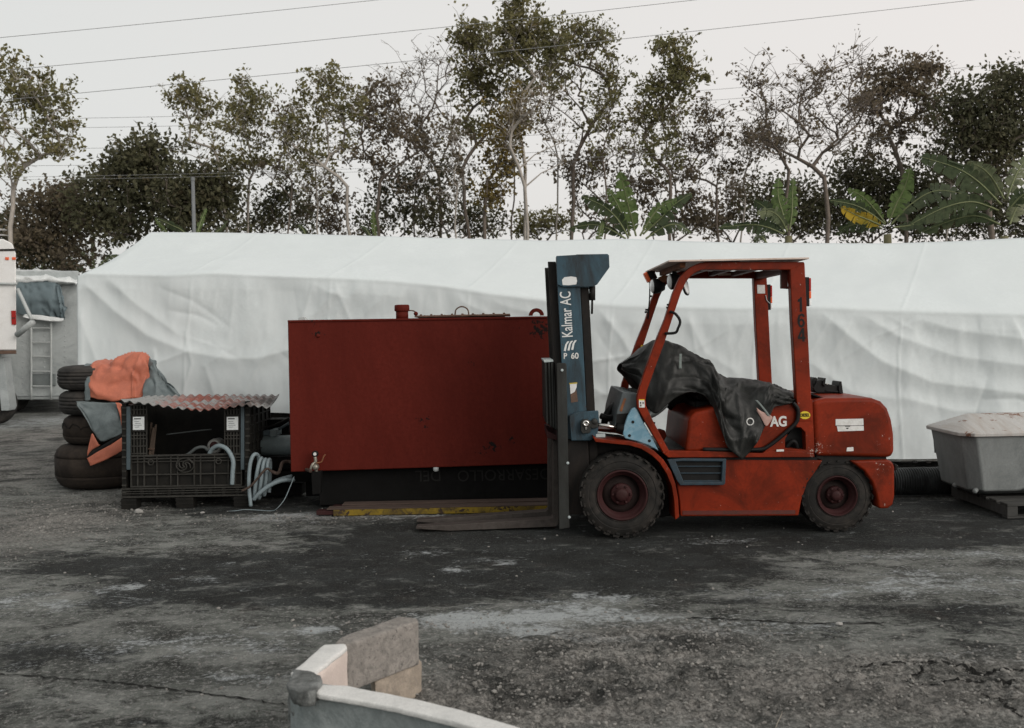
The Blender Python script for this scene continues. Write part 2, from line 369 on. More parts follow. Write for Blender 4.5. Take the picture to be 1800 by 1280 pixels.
# open cracks in the crust
m_crack = mat('crack_dark', (0.012, 0.012, 0.011), 0.95)
def crack(pts, w, seed):
    pp = smooth_path([G(*p) for p in pts], 14); V = []; F = []
    r_ = random.Random(seed)
    for i, p in enumerate(pp):
        t = (pp[min(i + 1, len(pp) - 1)] - pp[max(i - 1, 0)]).normalized(); s = Vector((-t.y, t.x, 0))
        j = s * r_.uniform(-.012, .012); ww = w * r_.uniform(.35, 1.3) * min(1, i / 3 + .2, (len(pp) - 1 - i) / 3 + .2)
        for k in (-1, 1):
            q = p + j + s * ww * k; q.z = float(ground_z(q.x, q.y)) + 0.005; V.append(q)
        if i: F.append((2 * i - 2, 2 * i - 1, 2 * i + 1, 2 * i))
    obj('crack', V, F, m_crack, ground)
crack([(-20, 1183), (120, 1192), (190, 1198), (300, 1210), (400, 1222), (505, 1236)], 0.007, 1)
crack([(1500, 1177), (1560, 1174), (1640, 1172), (1690, 1180), (1740, 1184), (1810, 1182)], 0.013, 2)
crack([(1560, 1205), (1640, 1205), (1720, 1200), (1810, 1206)], 0.010, 3)
crack([(1200, 1085), (1320, 1090), (1420, 1094), (1560, 1095)], 0.009, 4)
crack([(1585, 1205), (1610, 1190), (1640, 1172)], 0.006, 5)
crack([(1720, 1220), (1760, 1238), (1800, 1262)], 0.008, 6)

# loose grit and crumbs of asphalt
def scatter_stones(n, sampler, smin, smax, name, m, parent, seed):
    g = np.random.default_rng(seed)
    ico = [(0, 0, 1), (.894, 0, .447), (.276, .851, .447), (-.724, .526, .447), (-.724, -.526, .447), (.276, -.851, .447), (.724, .526, -.447), (-.276, .851, -.447), (-.894, 0, -.447), (-.276, -.851, -.447), (.724, -.526, -.447), (0, 0, -1)]
    fi = [(0, 1, 2), (0, 2, 3), (0, 3, 4), (0, 4, 5), (0, 5, 1), (1, 6, 2), (2, 7, 3), (3, 8, 4), (4, 9, 5), (5, 10, 1), (2, 6, 7), (3, 7, 8), (4, 8, 9), (5, 9, 10), (1, 10, 6), (11, 7, 6), (11, 8, 7), (11, 9, 8), (11, 10, 9), (11, 6, 10)]
    ico = np.array(ico); fi = np.array(fi)
    x, y = sampler(g, n); n = len(x); s = smin * (smax / smin) ** (g.random(n) ** 2.2)
    sc3 = np.stack([s * g.uniform(.7, 1.3, n), s * g.uniform(.7, 1.3, n), s * g.uniform(.45, .9, n)], -1)
    th = g.uniform(0, 6.28, n); V = ico[None] * g.uniform(.72, 1.2, (n, 12, 1)) * sc3[:, None]
    cx_ = V[..., 0] * np.cos(th)[:, None] - V[..., 1] * np.sin(th)[:, None]; cy_ = V[..., 0] * np.sin(th)[:, None] + V[..., 1] * np.cos(th)[:, None]
    V = np.stack([cx_ + x[:, None], cy_ + y[:, None], V[..., 2] + (ground_z(x, y) + s * .25)[:, None]], -1)
    return fast(name, V.reshape(-1, 3), (fi[None] + (np.arange(n) * 12)[:, None, None]).reshape(-1, 3), m, parent, False)
def s_rough(g, n):
    x = g.uniform(-6, 6, n * 9); y = 2.8 + 10 * g.random(n * 9) ** 1.6
    p = np.clip(blob_field(x, y, ROUGH), 0, 1) + 0.006; k = g.random(n * 9) < p; return x[k][:n], y[k][:n]
m_grit = mat('grit_stone', (0.19, 0.185, 0.172), 0.9, 0.8, 10.0, bump=(90, .4, .004))
tag(scatter_stones(15000, s_rough, 0.003, 0.0135, 'gravel', m_grit, None, 5), 'loose grey grit and asphalt crumbs strewn over the yard', 'gravel', None, 'stuff')
m_palestone = mat('pale_stone', (0.30, 0.295, 0.28), 0.9, 0.3, 12, bump=(50, .5, .006))
def rock(px, py, r, label):
    c0 = G(px, py); g = random.Random(int(px)); bm = bmesh.new(); bmesh.ops.create_icosphere(bm, subdivisions=2, radius=1)
    V = [c0 + Vector((v.co.x * r[0], v.co.y * r[1], max(v.co.z, -.3) * r[2] + r[2] * .3)) * 1.0 + Vector((g.uniform(-.1, .1) * r[0], g.uniform(-.1, .1) * r[1], g.uniform(-.12, .12) * r[2])) for v in bm.verts]
    F = [tuple(v.index for v in f.verts) for f in bm.faces]; bm.free()
    return tag(obj('stone', V, F, m_palestone), label, 'stone')
rock(244, 901, (0.043, 0.035, 0.028), 'pale lump of stone in front of the black plastic crate')
rock(356, 902, (0.022, 0.02, 0.012), 'small flat pale stone before the right half of the crate')
rock(1475, 918 + 180, (0.02, 0.02, 0.012), 'small pale pebble on the pale dust right of the oil stain')
# dry straw standing in the bottom foreground
m_straw = mat('dry_straw', (0.45, 0.40, 0.33), 0.8, .15)
sb = G(1362, 1283); o = MB().tube([sb, sb + Vector((.012, 0, .03)), sb + Vector((.03, .005, .062)), sb + Vector((.034, .006, .075))], [.0016, .0014, .0009, .0005], 5).build('straw_stem', m_straw, None, smooth=True)
tag(o, 'single dry straw stem standing in the grit at the bottom edge', 'straw')
# ================================================================ LONG TRAILER UNDER THE WHITE SHEET
TB, TA = -0.1136, 11.78                # front face: y = TA + TB * x
def YT(px):
    d = ray(px, 600); return TA / (1 - TB * d.x / d.y)
def itp(tab, x): return np.interp(x, [t[0] for t in tab], [t[1] for t in tab])
RIDGE = [(265, 408), (400, 409), (560, 412), (760, 418), (960, 423), (1030, 421), (1110, 420), (1200, 424), (1320, 427), (1560, 428), (1680, 424), (1800, 418), (2100, 408)]
EAVE = [(135, 486), (150, 480), (290, 483), (370, 479), (480, 484), (600, 488), (680, 492), (780, 502), (860, 515), (960, 527), (1100, 537), (1300, 541), (1440, 539), (1560, 545), (1800, 552), (2100, 560)]
HEM = [(135, 716), (300, 722), (500, 726), (700, 740), (930, 790), (1000, 806), (1600, 808), (2100, 800)]
NU, N1, N2 = 760, 90, 30
m_sheet = mat('white_sheet', (0.665, 0.715, 0.72), 0.75, 0.05, 1.2, dirt=((0.56, 0.61, 0.62), 0.3, .8), bump=(3.5, 0.10, 0.03), fine=.97, spec=.2, stretch=(1, 1, .5), trans=0.12)
px_e = np.linspace(135, 2100, NU); px_r = np.linspace(265, 2100, NU)
ye = itp(EAVE, px_e); yh = itp(HEM, px_e); yr = itp(RIDGE, px_r)
from math import tanh
A = np.zeros((NU, 2 * (N1 + N2) - 3, 3))
Efr = np.array([tuple(P(a, b_, YT(a))) for a, b_ in zip(px_e, ye)])
Hfr = np.array([tuple(P(a, b_, YT(a))) for a, b_ in zip(px_e, yh)])
Rdg = np.array([tuple(P(a, b_, YT(a) + 1.25)) for a, b_ in zip(px_r, yr)])
FOLDS = [([(150, 500), (200, 545), (260, 590), (330, 618), (400, 630), (450, 630), (520, 612), (600, 585), (700, 565)], .075, 15), ([(190, 490), (240, 535), (310, 585), (390, 612)], .05, 12),
         ([(430, 690), (455, 640), (500, 592), (560, 545), (600, 500)], .055, 13), ([(520, 640), (575, 575), (615, 520), (640, 492)], .045, 10), ([(690, 498), (672, 525), (630, 560)], .03, 9), ([(400, 484), (380, 510), (375, 540)], .02, 8),
         ([(850, 514), (880, 535), (940, 552)], .035, 10), ([(800, 505), (812, 530), (850, 548)], .025, 8), ([(1120, 640), (1090, 590), (1062, 556), (1050, 540)], .05, 12), ([(1040, 640), (1075, 610), (1110, 580), (1130, 548)], .04, 12),
         ([(1440, 545), (1490, 588), (1550, 635), (1640, 672), (1800, 692), (1900, 690)], .085, 20), ([(1505, 545), (1580, 592), (1680, 626), (1800, 642)], .065, 17), ([(1580, 548), (1680, 580), (1800, 596)], .05, 14),
         ([(1590, 700), (1680, 722), (1800, 728), (1900, 720)], .05, 14), ([(1430, 640), (1500, 690), (1570, 700)], .04, 14), ([(1040, 700), (1100, 680), (1200, 660)], .04, 14), ([(1210, 560), (1240, 620), (1290, 650)], .03, 12),
         ([(140, 560), (170, 640), (240, 690), (330, 700)], .05, 14)]
def fold_disp(pxg, pyg):
    d = np.zeros_like(pxg)
    for pts, a, w in FOLDS:
        a = a * .38; q = poly_dist(pxg, pyg, pts); d = d + a * (.55 * np.exp(-(q / w) ** 2) + .55 * np.exp(-q / (w * .55))) - 0.35 * a * np.exp(-(q / (2.4 * w)) ** 2)
    return d
t1 = np.linspace(0, 1, N1)[None, :, None]; t2 = np.linspace(0, 1, N2)[None, :, None]
front = Hfr[:, None] * (1 - t1) + Efr[:, None] * t1
pxg = px_e[:, None] + 0 * t1[..., 0]; pyg = yh[:, None] * (1 - t1[..., 0]) + ye[:, None] * t1[..., 0]
edge = np.clip((1 - t1[..., 0]) * 9, 0, 1)
dsp = fold_disp(pxg, pyg) + (fbm(pxg / 55, pyg / 130, 3, 4) - .5) * .05 + (fbm(pxg / 160, pyg / 160, 9, 3) - .5) * .10
dsp += (1 - np.abs(fbm(pxg / 34, pyg / 150, 21, 2) - .5) * 4) * .012 * np.exp(-((pyg - ye[:, None]) / 40) ** 2)
dsp += .7 * creases(front, 70, .022, .045, 5, .03, .12)
for sx in (330, 575, 820, 1075, 1330, 1585): dsp += .010 * np.exp(-np.abs(pxg - sx - 6 * np.sin(pyg / 60)) / 1.6)          # welded seams
front[..., 1] -= dsp * edge - 0.02
slope = Efr[:, None] * (1 - t2) + Rdg[:, None] * t2
sag = np.sin(np.pi * t2[..., 0]); gx = px_e[:, None] + 0 * sag
for sx in (330, 575, 820, 1075, 1330, 1585): slope[..., 2] += .008 * np.exp(-np.abs(gx - sx - 8 * t2[..., 0]) / 1.8)
slope[..., 2] += -0.045 * sag + (fbm(gx / 120, 3 * t2[..., 0] + 0 * gx, 31, 3) - .5) * .05 * sag
A[:, :N1] = front; A[:, N1 - 1:N1 + N2 - 1] = slope
for k in range(N1 + N2 - 1, A.shape[1]):                 # rear half, mirrored over the ridge
    j = 2 * (N1 + N2 - 2) - k
    A[:, k] = A[:, j]; A[:, k, 1] = 2 * Rdg[:, 1] - A[:, j, 1]
# soften the eave line
for _ in range(2):
    A[:, N1 - 4:N1 + 3, 1:] = (A[:, N1 - 5:N1 + 2, 1:] + 2 * A[:, N1 - 4:N1 + 3, 1:] + A[:, N1 - 3:N1 + 4, 1:]) / 4
root = empty('covered_trailer', (Hfr[:, 0].mean(), 12.5, 0), 'long flatbed trailer hidden under a white sheet behind the forklift', 'trailer')
nv = A.shape[1]; idx = np.arange(NU * nv).reshape(NU, nv)
Fs = np.stack([idx[:-1, :-1], idx[1:, :-1], idx[1:, 1:], idx[:-1, 1:]], -1).reshape(-1, 4)
capF = np.array([(idx[0, j], idx[0, j + 1], idx[0, nv - 2 - j], idx[0, nv - 1 - j]) for j in range(nv // 2 - 1)])
sheet = fast('white_sheet', A.reshape(-1, 3), np.concatenate([Fs, capF]), m_sheet, None, True)
tag(sheet, 'long creased white sheet pulled over the whole trailer behind the forklift', 'sheet')
m_blk = mat('black_steel', (0.022, 0.022, 0.022), 0.6, 0.4, 6, dirt=((.10, .08, .06), .4, 5))
m_railw = mat('pale_rail_paint', (0.42, 0.44, 0.43), 0.6, 0.2, 8, dirt=((.12, .08, .06), .6, 6), chips=((.07, .05, .04), .66, 18))
def trow(px0, px1, z0, z1, dy0, dy1, m, name):
    q = []
    for px in (px0, px1):
        c = P(px, 600, YT(px)); q.append((c.x, c.y))
    (xa, ya), (xb, yb) = q
    V = [(xa, ya + dy0, z0), (xb, yb + dy0, z0), (xb, yb + dy1, z0), (xa, ya + dy1, z0), (xa, ya + dy0, z1), (xb, yb + dy0, z1), (xb, yb + dy1, z1), (xa, ya + dy1, z1)]
    return obj(name, V, [(0, 3, 2, 1), (4, 5, 6, 7), (0, 1, 5, 4), (1, 2, 6, 5), (2, 3, 7, 6), (3, 0, 4, 7)], m, root, bevel=.006)
trow(1000, 2080, 0.105, 0.165, 0.10, 0.20, m_railw, 'side_rail')
trow(980, 2080, 0.17, 0.30, 0.16, 2.2, m_blk, 'deck')
trow(170, 980, 0.66, 0.80, 0.2, 2.2, m_blk, 'deck')
trow(150, 2080, 0.30, 0.42, 1.0, 1.25, m_blk, 'chassis_beam')
for px in (240, 330, 800, 1500, 1950):
    c = P(px, 600, YT(px) + .7); rr = .30 if px < 900 else .16
    MB().lathe((c.x, c.y, rr), (0, 1, 0), [(0, rr * .5), (0, rr * .9), (.04, rr), (.22, rr), (.26, rr * .9), (.26, rr * .5)], 28).build('wheel', m_blk, root, smooth=True)
for px in (1608, 1632): trow(px, px + 9, 0.085, 0.112, 0.09, 0.1, m_blk, 'rail_slot')

# ================================================================ GREY BOX TRAILER AND WHITE TRUCK ON THE LEFT
m_gbox = mat('grey_panel', (0.40, 0.43, 0.43), 0.55, .12, 2, dirt=((.17, .19, .19), .5, 1.5), bump=(5, .1, .01))
m_galv = mat('galvanised_rail', (0.40, 0.425, 0.42), 0.45, .15, 6)
m_rub = mat('rubber_black', (0.028, 0.027, 0.026), 0.85, .35, 7, dirt=((.09, .08, .07), .45, 5), bump=(40, .2, .004))
m_bluet = mat('blue_grey_tarp', (0.125, 0.165, 0.18), 0.6, .15, 3, bump=(6, .25, .03))
m_wtarp = mat('pale_tarp', (0.66, 0.69, 0.69), 0.7, .08, 2, bump=(6, .2, .03))
YB = 23.5
def wbox(x0, y0, x1, y1, Y, d, name, m, parent, bevel=.02):
    a = P(x0, y1, Y); c = P(x1, y0, Y); return MB().box((a.x, Y, a.z), (c.x, Y + d, c.z)).build(name, m, parent, bevel=bevel)
bt = empty('box_trailer', P(60, 718, YB), 'grey box trailer with a ladder on its end, partly sheeted', 'trailer')
MB().prism([P(-60, 703, YB), P(139, 703, YB), P(139, 476, YB), P(-60, 476, YB)], Vector((-.5, 1, 0)).normalized() * 9).build('box_body', m_gbox, bt, bevel=.04)
for x in (40, 78, 114):
    for i in range(14):
        q = P(x, 572 + i * 9.2, YB); MB().lathe((q.x, q.y - .0, q.z), (0, -1, 0), [(0, .018), (.008, .018), (.014, .008)], 8).build('rivet', m_gbox, bt)
for x in (55, 90): pxtube('ladder_rail', [(x, 566, YB - .12), (x, 703, YB - .12)], .025, m_galv, bt)
for y in (577, 602, 627, 653, 679): pxtube('ladder_rung', [(55, y, YB - .12), (90, y, YB - .12)], .018, m_galv, bt)
wbox(57, 657, 97, 679, YB - .05, .05, 'recess_panel', mat('dark_grey_panel', (.16, .18, .18), .6), bt)
wbox(-60, 694, 139, 699, YB - .04, .04, 'bottom_rail', m_gbox, bt)
for x in (30, -40): 
    q = P(x, 706, YB + 1); MB().lathe((q.x, YB + .5, .42), (0, 1, 0), [(0, .2), (0, .38), (.05, .42), (.3, .42), (.34, .38), (.34, .2)], 28).build('wheel', m_rub, bt, smooth=True)
def curtain(name, cols, ku, kv, m, parent=None, amp=.02, fs=3.0, seed=1, ridged=True, thick=.004):
    A = loft([[Vector(p) for p in c] for c in cols], ku, kv); N = grid_normals(A)
    uu = A[..., 0] + A[..., 1] * .7; ww = A[..., 2] + A[..., 1] * .3
    d = (fbm(uu * fs, ww * fs, seed, 4) - .5) * 2
    if ridged: d = d * .6 + (1 - np.abs(fbm(uu * fs * 1.3 + ww * .6, ww * fs * .8, seed + 5, 3, .6) - .5) * 5) * .6
    cr = creases(A, 16, amp * 1.5, .02 if amp > .01 else .012, seed) if amp > .003 and ridged else 0
    return grid_obj(name, A + N * (d * amp * .55 + cr)[..., None], m, parent, thick)
s1 = empty('box_trailer_sheet', P(80, 500, YB), 'pale and blue grey sheet tied over the box trailer end', 'tarp')
curtain('pale_top', [[P(x, y0, YB - .1), P(x, y1, YB - .16), P(x + 1, y2, YB + 1.2), P(x + 2, y2 + 1, YB + 4)] for x, y0, y1, y2 in ((22, 500, 486, 475), (60, 500, 488, 476), (100, 500, 490, 477), (128, 500, 494, 484), (137, 502, 497, 492))], 8, 6, m_wtarp, s1, .05, 1.5)
curtain('blue_flap', [[P(x, y0, YB - .22), P(x, (y0 + y1) / 2, YB - .34), P(x, y1, YB - .2)] for x, y0, y1 in ((24, 496, 548), (45, 494, 556), (70, 492, 560), (95, 494, 564), (106, 502, 562), (113, 520, 563))], 8, 8, m_bluet, s1, .06, 1.6, 4)
curtain('pale_hem', [[P(x, y0, YB - .3), P(x, y1, YB - .34)] for x, y0, y1 in ((40, 552, 557), (70, 554, 562), (100, 558, 565), (112, 560, 563))], 6, 4, m_wtarp, s1, .02, 2, 6)

YW = 20.0
m_truck = mat('truck_white', (0.76, 0.755, 0.74), 0.4, .05, 3, dirt=((.5, .48, .44), .3, 3))
m_redl = mat('red_lens', (0.35, 0.015, 0.012), 0.25, .1); m_orl = mat('orange_lens', (0.75, 0.14, 0.05), 0.3, .1)
m_rust = mat('rusty_steel', (0.14, 0.085, 0.06), 0.85, .4, 8, dirt=((.05, .04, .035), .6, 6), bump=(50, .4, .006))
tk = empty('white_truck', P(-40, 735, YW), 'white box truck cut off by the left edge of the picture', 'truck')
a = P(-260, 622, YW); c = P(29, 442, YW); q = [P(-260, 616, YW), P(29, 616, YW), P(28, 445, YW), P(22, 428, YW), P(6, 420, YW), P(-260, 416, YW)]
back_dir = Vector((-.56, 1, 0)).normalized() * 6
MB().prism(q, back_dir).build('box_body', m_truck, tk, bevel=.03)
wbox(-260, 441, 29, 443, YW - .012, .012, 'roof_seam', m_blk, tk, 0)
wbox(-260, 412, 4, 417, YW + .05, .25, 'roof_rack', m_truck, tk); wbox(-260, 402, 2, 408, YW + .05, .25, 'roof_rack', m_truck, tk)
for x in (12, 24): wbox(x - 3, 452, x + 3, 457, YW - .02, .02, 'marker_lamp', m_orl, tk, .005)
wbox(20, 546, 27, 571, YW - .03, .03, 'tail_lamp', m_redl, tk, .008); wbox(21, 558, 26, 560, YW - .036, .006, 'lamp_divider', m_blk, tk, 0)
pxtube('rail', [(-200, 496, YW - .05), (30, 499, YW - .05)], .025, m_galv, tk)
wbox(-260, 616, 27, 628, YW - .01, .05, 'under_frame', m_rust, tk, .01)
pxtube('door_stay', [(31, 508, YW - .1), (44, 536, YW - .2), (56, 562, YW - .3)], .035, m_galv, tk, k=2); pxtube('door_stay', [(58, 566, YW - .3), (30, 589, YW - .1)], .06, m_galv, tk, k=2)
MB().prism([P(-6, 628, YW + .2), P(6, 628, YW + .2), P(17, 715, YW + .2), P(14, 722, YW + .2), P(2, 722, YW + .2), P(-2, 680, YW + .2)], (0, .3, 0)).build('mudguard', m_gbox, tk, bevel=.01)
q = P(-18, 700, YW + .4); MB().lathe((q.x, YW + .35, .45), (0, 1, 0), [(0, .2), (0, .4), (.05, .45), (.3, .45), (.34, .4), (.34, .2)], 28).build('wheel', m_rub, tk, smooth=True)
# ================================================================ FORKLIFT
YN, YF = 7.98, 9.17
m_red = mat('forklift_red', (0.190, 0.0200, 0.0056), 0.45, .34, 2.2, dirt=((.045, .009, .0035), .68, 2.6), chips=((.42, .36, .32), .665, 30), bump=(30, .08, .004), spec=.12, bump2=(4, .06, .02),
            spots=[(tuple(P(1435, 790, YN)), .14, .10), (tuple(P(1445, 795, YN)), .2, .05), (tuple(P(1555, 780, YN)), .14, .07), (tuple(P(1548, 822, YN)), .1, .12), (tuple(P(1300, 466, YN)), .3, .03), (tuple(P(1410, 640, YN)), .2, .03), (tuple(P(1260, 895, YN)), .18, .05)])
m_redd = mat('forklift_red_dull', (0.10, 0.018, 0.012), 0.6, .3, 4, dirt=((.04, .02, .014), .8, 4))
m_rustbeam = mat('rusty_orange_beam', (0.22, 0.085, 0.035), .8, .4, 9, dirt=((.09, .045, .03), .7, 12), bump=(60, .4, .005))
m_blue = mat('mast_blue', (0.032, 0.070, 0.095), 0.5, .45, 5, dirt=((.014, .014, .014), .95, 3.4), chips=((.055, .034, .028), .62, 15), bump=(40, .12, .004), stretch=(1, 1, .35))
m_cowl = mat('cowl_light_blue', (0.13, 0.26, 0.34), 0.5, .25, 9, dirt=((.30, .40, .45), .5, 14), bump=(30, .1, .003))
m_step = mat('step_blue', (0.024, 0.044, 0.060), 0.5, .25, 8, dirt=((.02, .02, .02), .6, 8))
m_mastd = mat('mast_dark_steel', (0.012, 0.0112, 0.0105), 0.6, .4, 6, dirt=((.032, .024, .020), .5, 7), stretch=(1, 1, .3))
m_carr = mat('carriage_steel', (0.036, 0.038, 0.036), 0.5, .35, 7, dirt=((.02, .018, .016), .7, 6), stretch=(1, 1, .3), metal=.2)
m_fork = mat('fork_steel', (0.070, 0.060, 0.054), 0.6, .4, 9, dirt=((.03, .024, .02), .7, 9), metal=.2)
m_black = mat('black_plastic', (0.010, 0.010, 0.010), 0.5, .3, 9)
m_tyre = mat('tyre_rubber', (0.018, 0.0175, 0.0165), 0.9, .4, 6, dirt=((.055, .048, .042), .5, 5), bump=(60, .3, .004))
m_rim = mat('rim_maroon', (0.033, 0.0105, 0.011), 0.6, .3, 8, dirt=((.03, .016, .014), .5, 8))
m_dish = mat('dish_grime', (0.020, 0.013, 0.012), .8, .4, 9)
m_white = mat('white_decal', (0.66, 0.66, 0.64), 0.6, .08, 20, dirt=((.35, .33, .3), .4, 30))
m_wornw = mat('worn_white_print', (0.66, 0.67, 0.66), 0.6, .06, 20, alpha_chips=(.66, 45))
m_yel = mat('yellow_decal', (0.62, 0.46, 0.03), 0.55, .15, 20); m_ink = mat('black_ink', (0.012, 0.012, 0.012), 0.6, .2, 20)
m_chrome = mat('bright_steel', (0.62, 0.60, 0.57), 0.22, .1, 30, metal=1.0, bump=None); m_lens = mat('clear_lens', (0.82, 0.84, 0.84), 0.15, .06, 30, spec=.7)
m_cream = mat('roof_cream', (0.60, 0.50, 0.44), 0.7, .15, 5, dirt=((.32, .2, .14), .4, 6)); m_greyp = mat('grey_panel_plastic', (0.085, 0.10, 0.105), 0.5, .25, 8); m_palep = mat('pale_grey_plastic', (0.38, 0.43, 0.43), 0.5, .1)

fk = empty('forklift', (P(1280, 800, 8.57).x, 8.57, 0), 'weathered red forklift with a blue mast, parked side on', 'forklift')
# --- chassis
ch = plate('chassis', [(1181, 808), (1447, 809), (1436, 826), (1419, 850), (1409, 880), (1404, 907), (1196, 908), (1194, 880), (1189, 850)], YN + .02, 1.12, m_red, fk, .012)
plate('lower_scrape_strip', [(1200, 898), (1398, 897), (1398, 904), (1200, 905)], YN + .016, .006, m_redd, ch, 0)
plate('sill', [(1168, 799), (1174, 793), (1240, 793), (1340, 797), (1346, 793.5), (1431, 793.5), (1432, 804), (1175, 804.5)], YN - .012, .09, m_red, fk, .006)
plate('floor', [(1112, 789), (1215, 787), (1260, 788), (1260, 795), (1175, 797)], YN + .1, 1.0, m_black, fk, .004)
plate('gap_strip', [(1175, 804), (1432, 803), (1446, 809.5), (1181, 809.5)], YN + .03, 1.08, m_black, fk, 0)  # black strip filling the gap below the sill
plate('axle_housing', [(1055, 800), (1192, 800), (1196, 905), (1150, 912), (1060, 900)], YN + .30, .6, m_mastd, fk, .02)
plate('rear_axle', [(1400, 812), (1545, 812), (1540, 885), (1404, 888)], YN + .33, .55, m_mastd, fk, .02)
# front fender: bent band
def band(name, out, inn, Y, d, m, parent, bevel=.004): return plate(name, out + inn[::-1], Y, d, m, parent, bevel)
fo = [(1043, 766), (1048, 771), (1075, 774), (1108, 776), (1130, 782), (1150, 793), (1166, 808), (1179, 828), (1187, 850), (1192, 876), (1194, 909)]
fi = [(1043, 770), (1047, 777), (1075, 780), (1106, 783), (1127, 789), (1145, 800), (1160, 814), (1172, 833), (1181, 855), (1185, 880), (1187, 914)]
for Yq in (YN - .04, YF - .26): plate('front_fender', fo + fi[::-1], YN - .04, .30, m_red, fk, .004, to=Yq)
plate('fender_apron', [(1046, 774), (1108, 780), (1150, 800), (1130, 806), (1046, 806)], YN + .24, .72, m_mastd, fk)
# --- step
st = plate('step', [(1173, 808), (1200, 806), (1277, 806.5), (1275, 850), (1272, 853), (1196, 853.5), (1190, 845)], YN - .026, .05, m_step, fk, .006, holes=[[(1188, 812), (1197, 811), (1270, 811.5), (1268, 847), (1202, 847)]])
plate('step_back', [(1185, 810), (1273, 810), (1271, 849), (1196, 849)], YN + .008, .01, m_black, st, 0)
for ya, yb in ((819, 820.8), (831, 832.8), (844.5, 846.5)): plate('tread_bar', [(1191 + (ya - 819) * .4, ya), (1271, ya), (1271, yb), (1192 + (ya - 819) * .4, yb)], YN - .008, .016, m_step, st, .002)
# --- hood, rear side panel
plate('engine_hood', [(1205, 795), (1211, 736), (1222, 724), (1262, 715), (1330, 708), (1394, 707), (1402, 722), (1400, 744), (1362, 778), (1340, 793), (1300, 795)], YN + .02, 1.10, m_red, fk, .03, seg=4)
plate('rear_side_panel', [(1342, 795), (1362, 780), (1401, 746), (1405, 725), (1404, 705), (1428, 702), (1432, 795)], YN, 1.14, m_red, fk, .006,
      holes=[[(1380, 788), (1380, 772), (1386, 758), (1396, 751), (1408, 751.5), (1416, 760), (1417, 791)]])
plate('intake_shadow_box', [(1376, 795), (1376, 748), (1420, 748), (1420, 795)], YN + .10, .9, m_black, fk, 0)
pxtube('intake_hose', [(1382, 786, YN + .06), (1392, 776, YN + .05), (1398, 778, YN + .05), (1402, 788, YN + .06)], .018, m_black, fk)
pxtube('hood_seal', [(1236, 790, YN - .004), (1290, 790.5, YN - .004), (1335, 790, YN - .004), (1350, 785, YN - .004), (1375, 766, YN - .004), (1398, 745, YN - .004), (1403, 732, YN - .004), (1402, 718, YN - .004), (1394, 708, YN - .002)], .016, m_black, fk, 8, 8)
# --- counterweight
cw_ = plate('counterweight', [(1429, 706), (1440, 703), (1452, 700.5), (1500, 699.5), (1534, 700), (1550, 706), (1561, 718), (1568, 738), (1572, 762), (1573, 796), (1568, 802), (1562, 804.5), (1434, 802)], YN - .015, 1.20, m_red, fk, .035, seg=5)
plate('counterweight_neck', [(1434, 800), (1558, 802), (1558, 816), (1440, 816)], YN + .03, 1.10, m_mastd, fk, .0)
plate('tail_block', [(1494, 810), (1562, 808), (1570, 813), (1573, 822), (1573, 872), (1570, 888), (1562, 894), (1545, 895), (1541, 872), (1533, 848), (1519, 828)], YN - .012, 1.19, m_red, fk, .02, seg=3)
plate('hood_slot', [(1427, 691.5), (1450, 699.5), (1447, 700.5), (1426, 694)], YN + .1, .3, m_black, fk, 0)
plate('white_sticker', [(1469, 737), (1517.5, 736), (1518.5, 757), (1473, 758.5), (1471, 749), (1469, 748)], YN - .0175, .003, m_white, cw_, 0)
for q in ([(1469, 748.2), (1500, 748), (1518, 747.6), (1518, 748.4), (1490, 749), (1470, 749.2)], [(1484, 748), (1495, 748), (1494, 750), (1486, 750)], [(1487, 752), (1492, 752), (1491, 754), (1488, 754)]): plate('sticker_tear', q, YN - .019, .003, m_ink, cw_, 0)
plate('small_sticker', [(1489, 787), (1500, 786), (1500.5, 793), (1488, 793.5)], YN - .0175, .003, m_white, cw_, 0)
plate('small_sticker', [(1365, 790.5), (1378, 790), (1378, 793.5), (1365, 794)], YN - .016, .003, m_white, fk, 0)
plate('tow_pin', [(1573, 815), (1578, 818), (1578, 826), (1573, 828)], 8.45, .14, m_black, fk)
# --- overhead guard
post_o = [(1414, 460.5), (1290, 460.3), (1243, 460.3), (1229, 462.7), (1214.5, 469.3), (1203, 478.7), (1195.5, 487), (1190, 498.5), (1182, 517.5), (1169, 560), (1151, 604), (1136, 646), (1122, 688), (1119.5, 702), (1120.5, 716), (1134, 742), (1152, 772), (1168, 800)]
post_i = [(1414, 474.5), (1290, 474.5), (1233, 474.5), (1222, 479.7), (1212.5, 487), (1205, 497.6), (1197.5, 514), (1182, 560), (1169, 600), (1153, 643), (1137, 688), (1135, 702), (1136, 714), (1148, 740), (1162, 766), (1177, 794)]
front_posts = [plate('front_post', post_o + post_i[::-1], YN, .075, m_red, fk, .008, to=Yq) for Yq in (YN, YF)]
rear_posts = [plate('rear_post', [(1388.5, 474), (1414.5, 462), (1419, 560), (1427, 720), (1428, 741), (1402.5, 741), (1401, 720), (1392, 560)], YN, .085, m_red, fk, .008, to=Yq) for Yq in (YN - .004, YF - .004)]
def xbox(name, x0, y0, x1, y1, Y, Ya, Yb, m, parent, bevel=.005):
    a = P(x0, y1, Y); c = P(x1, y0, Y); return MB().box((a.x, Ya, a.z), (c.x, Yb, c.z)).build(name, m, parent, bevel=bevel)
rf = xbox('roof_plate', 1174, 456.2, 1419, 458.2, YN, YN - .05, YF + .14, m_cream, fk, .001)
xbox('front_crossbeam', 1198, 459.5, 1208, 470, YN, YN + .075, YF, m_rustbeam, fk)
xbox('rear_crossbeam', 1392, 462, 1408, 476, YN, YN + .083, YF, m_redd, fk)
for x in (1252, 1297, 1342): xbox('roof_bar', x, 462, x + 9, 471, YN, YN + .075, YF, m_redd, fk)
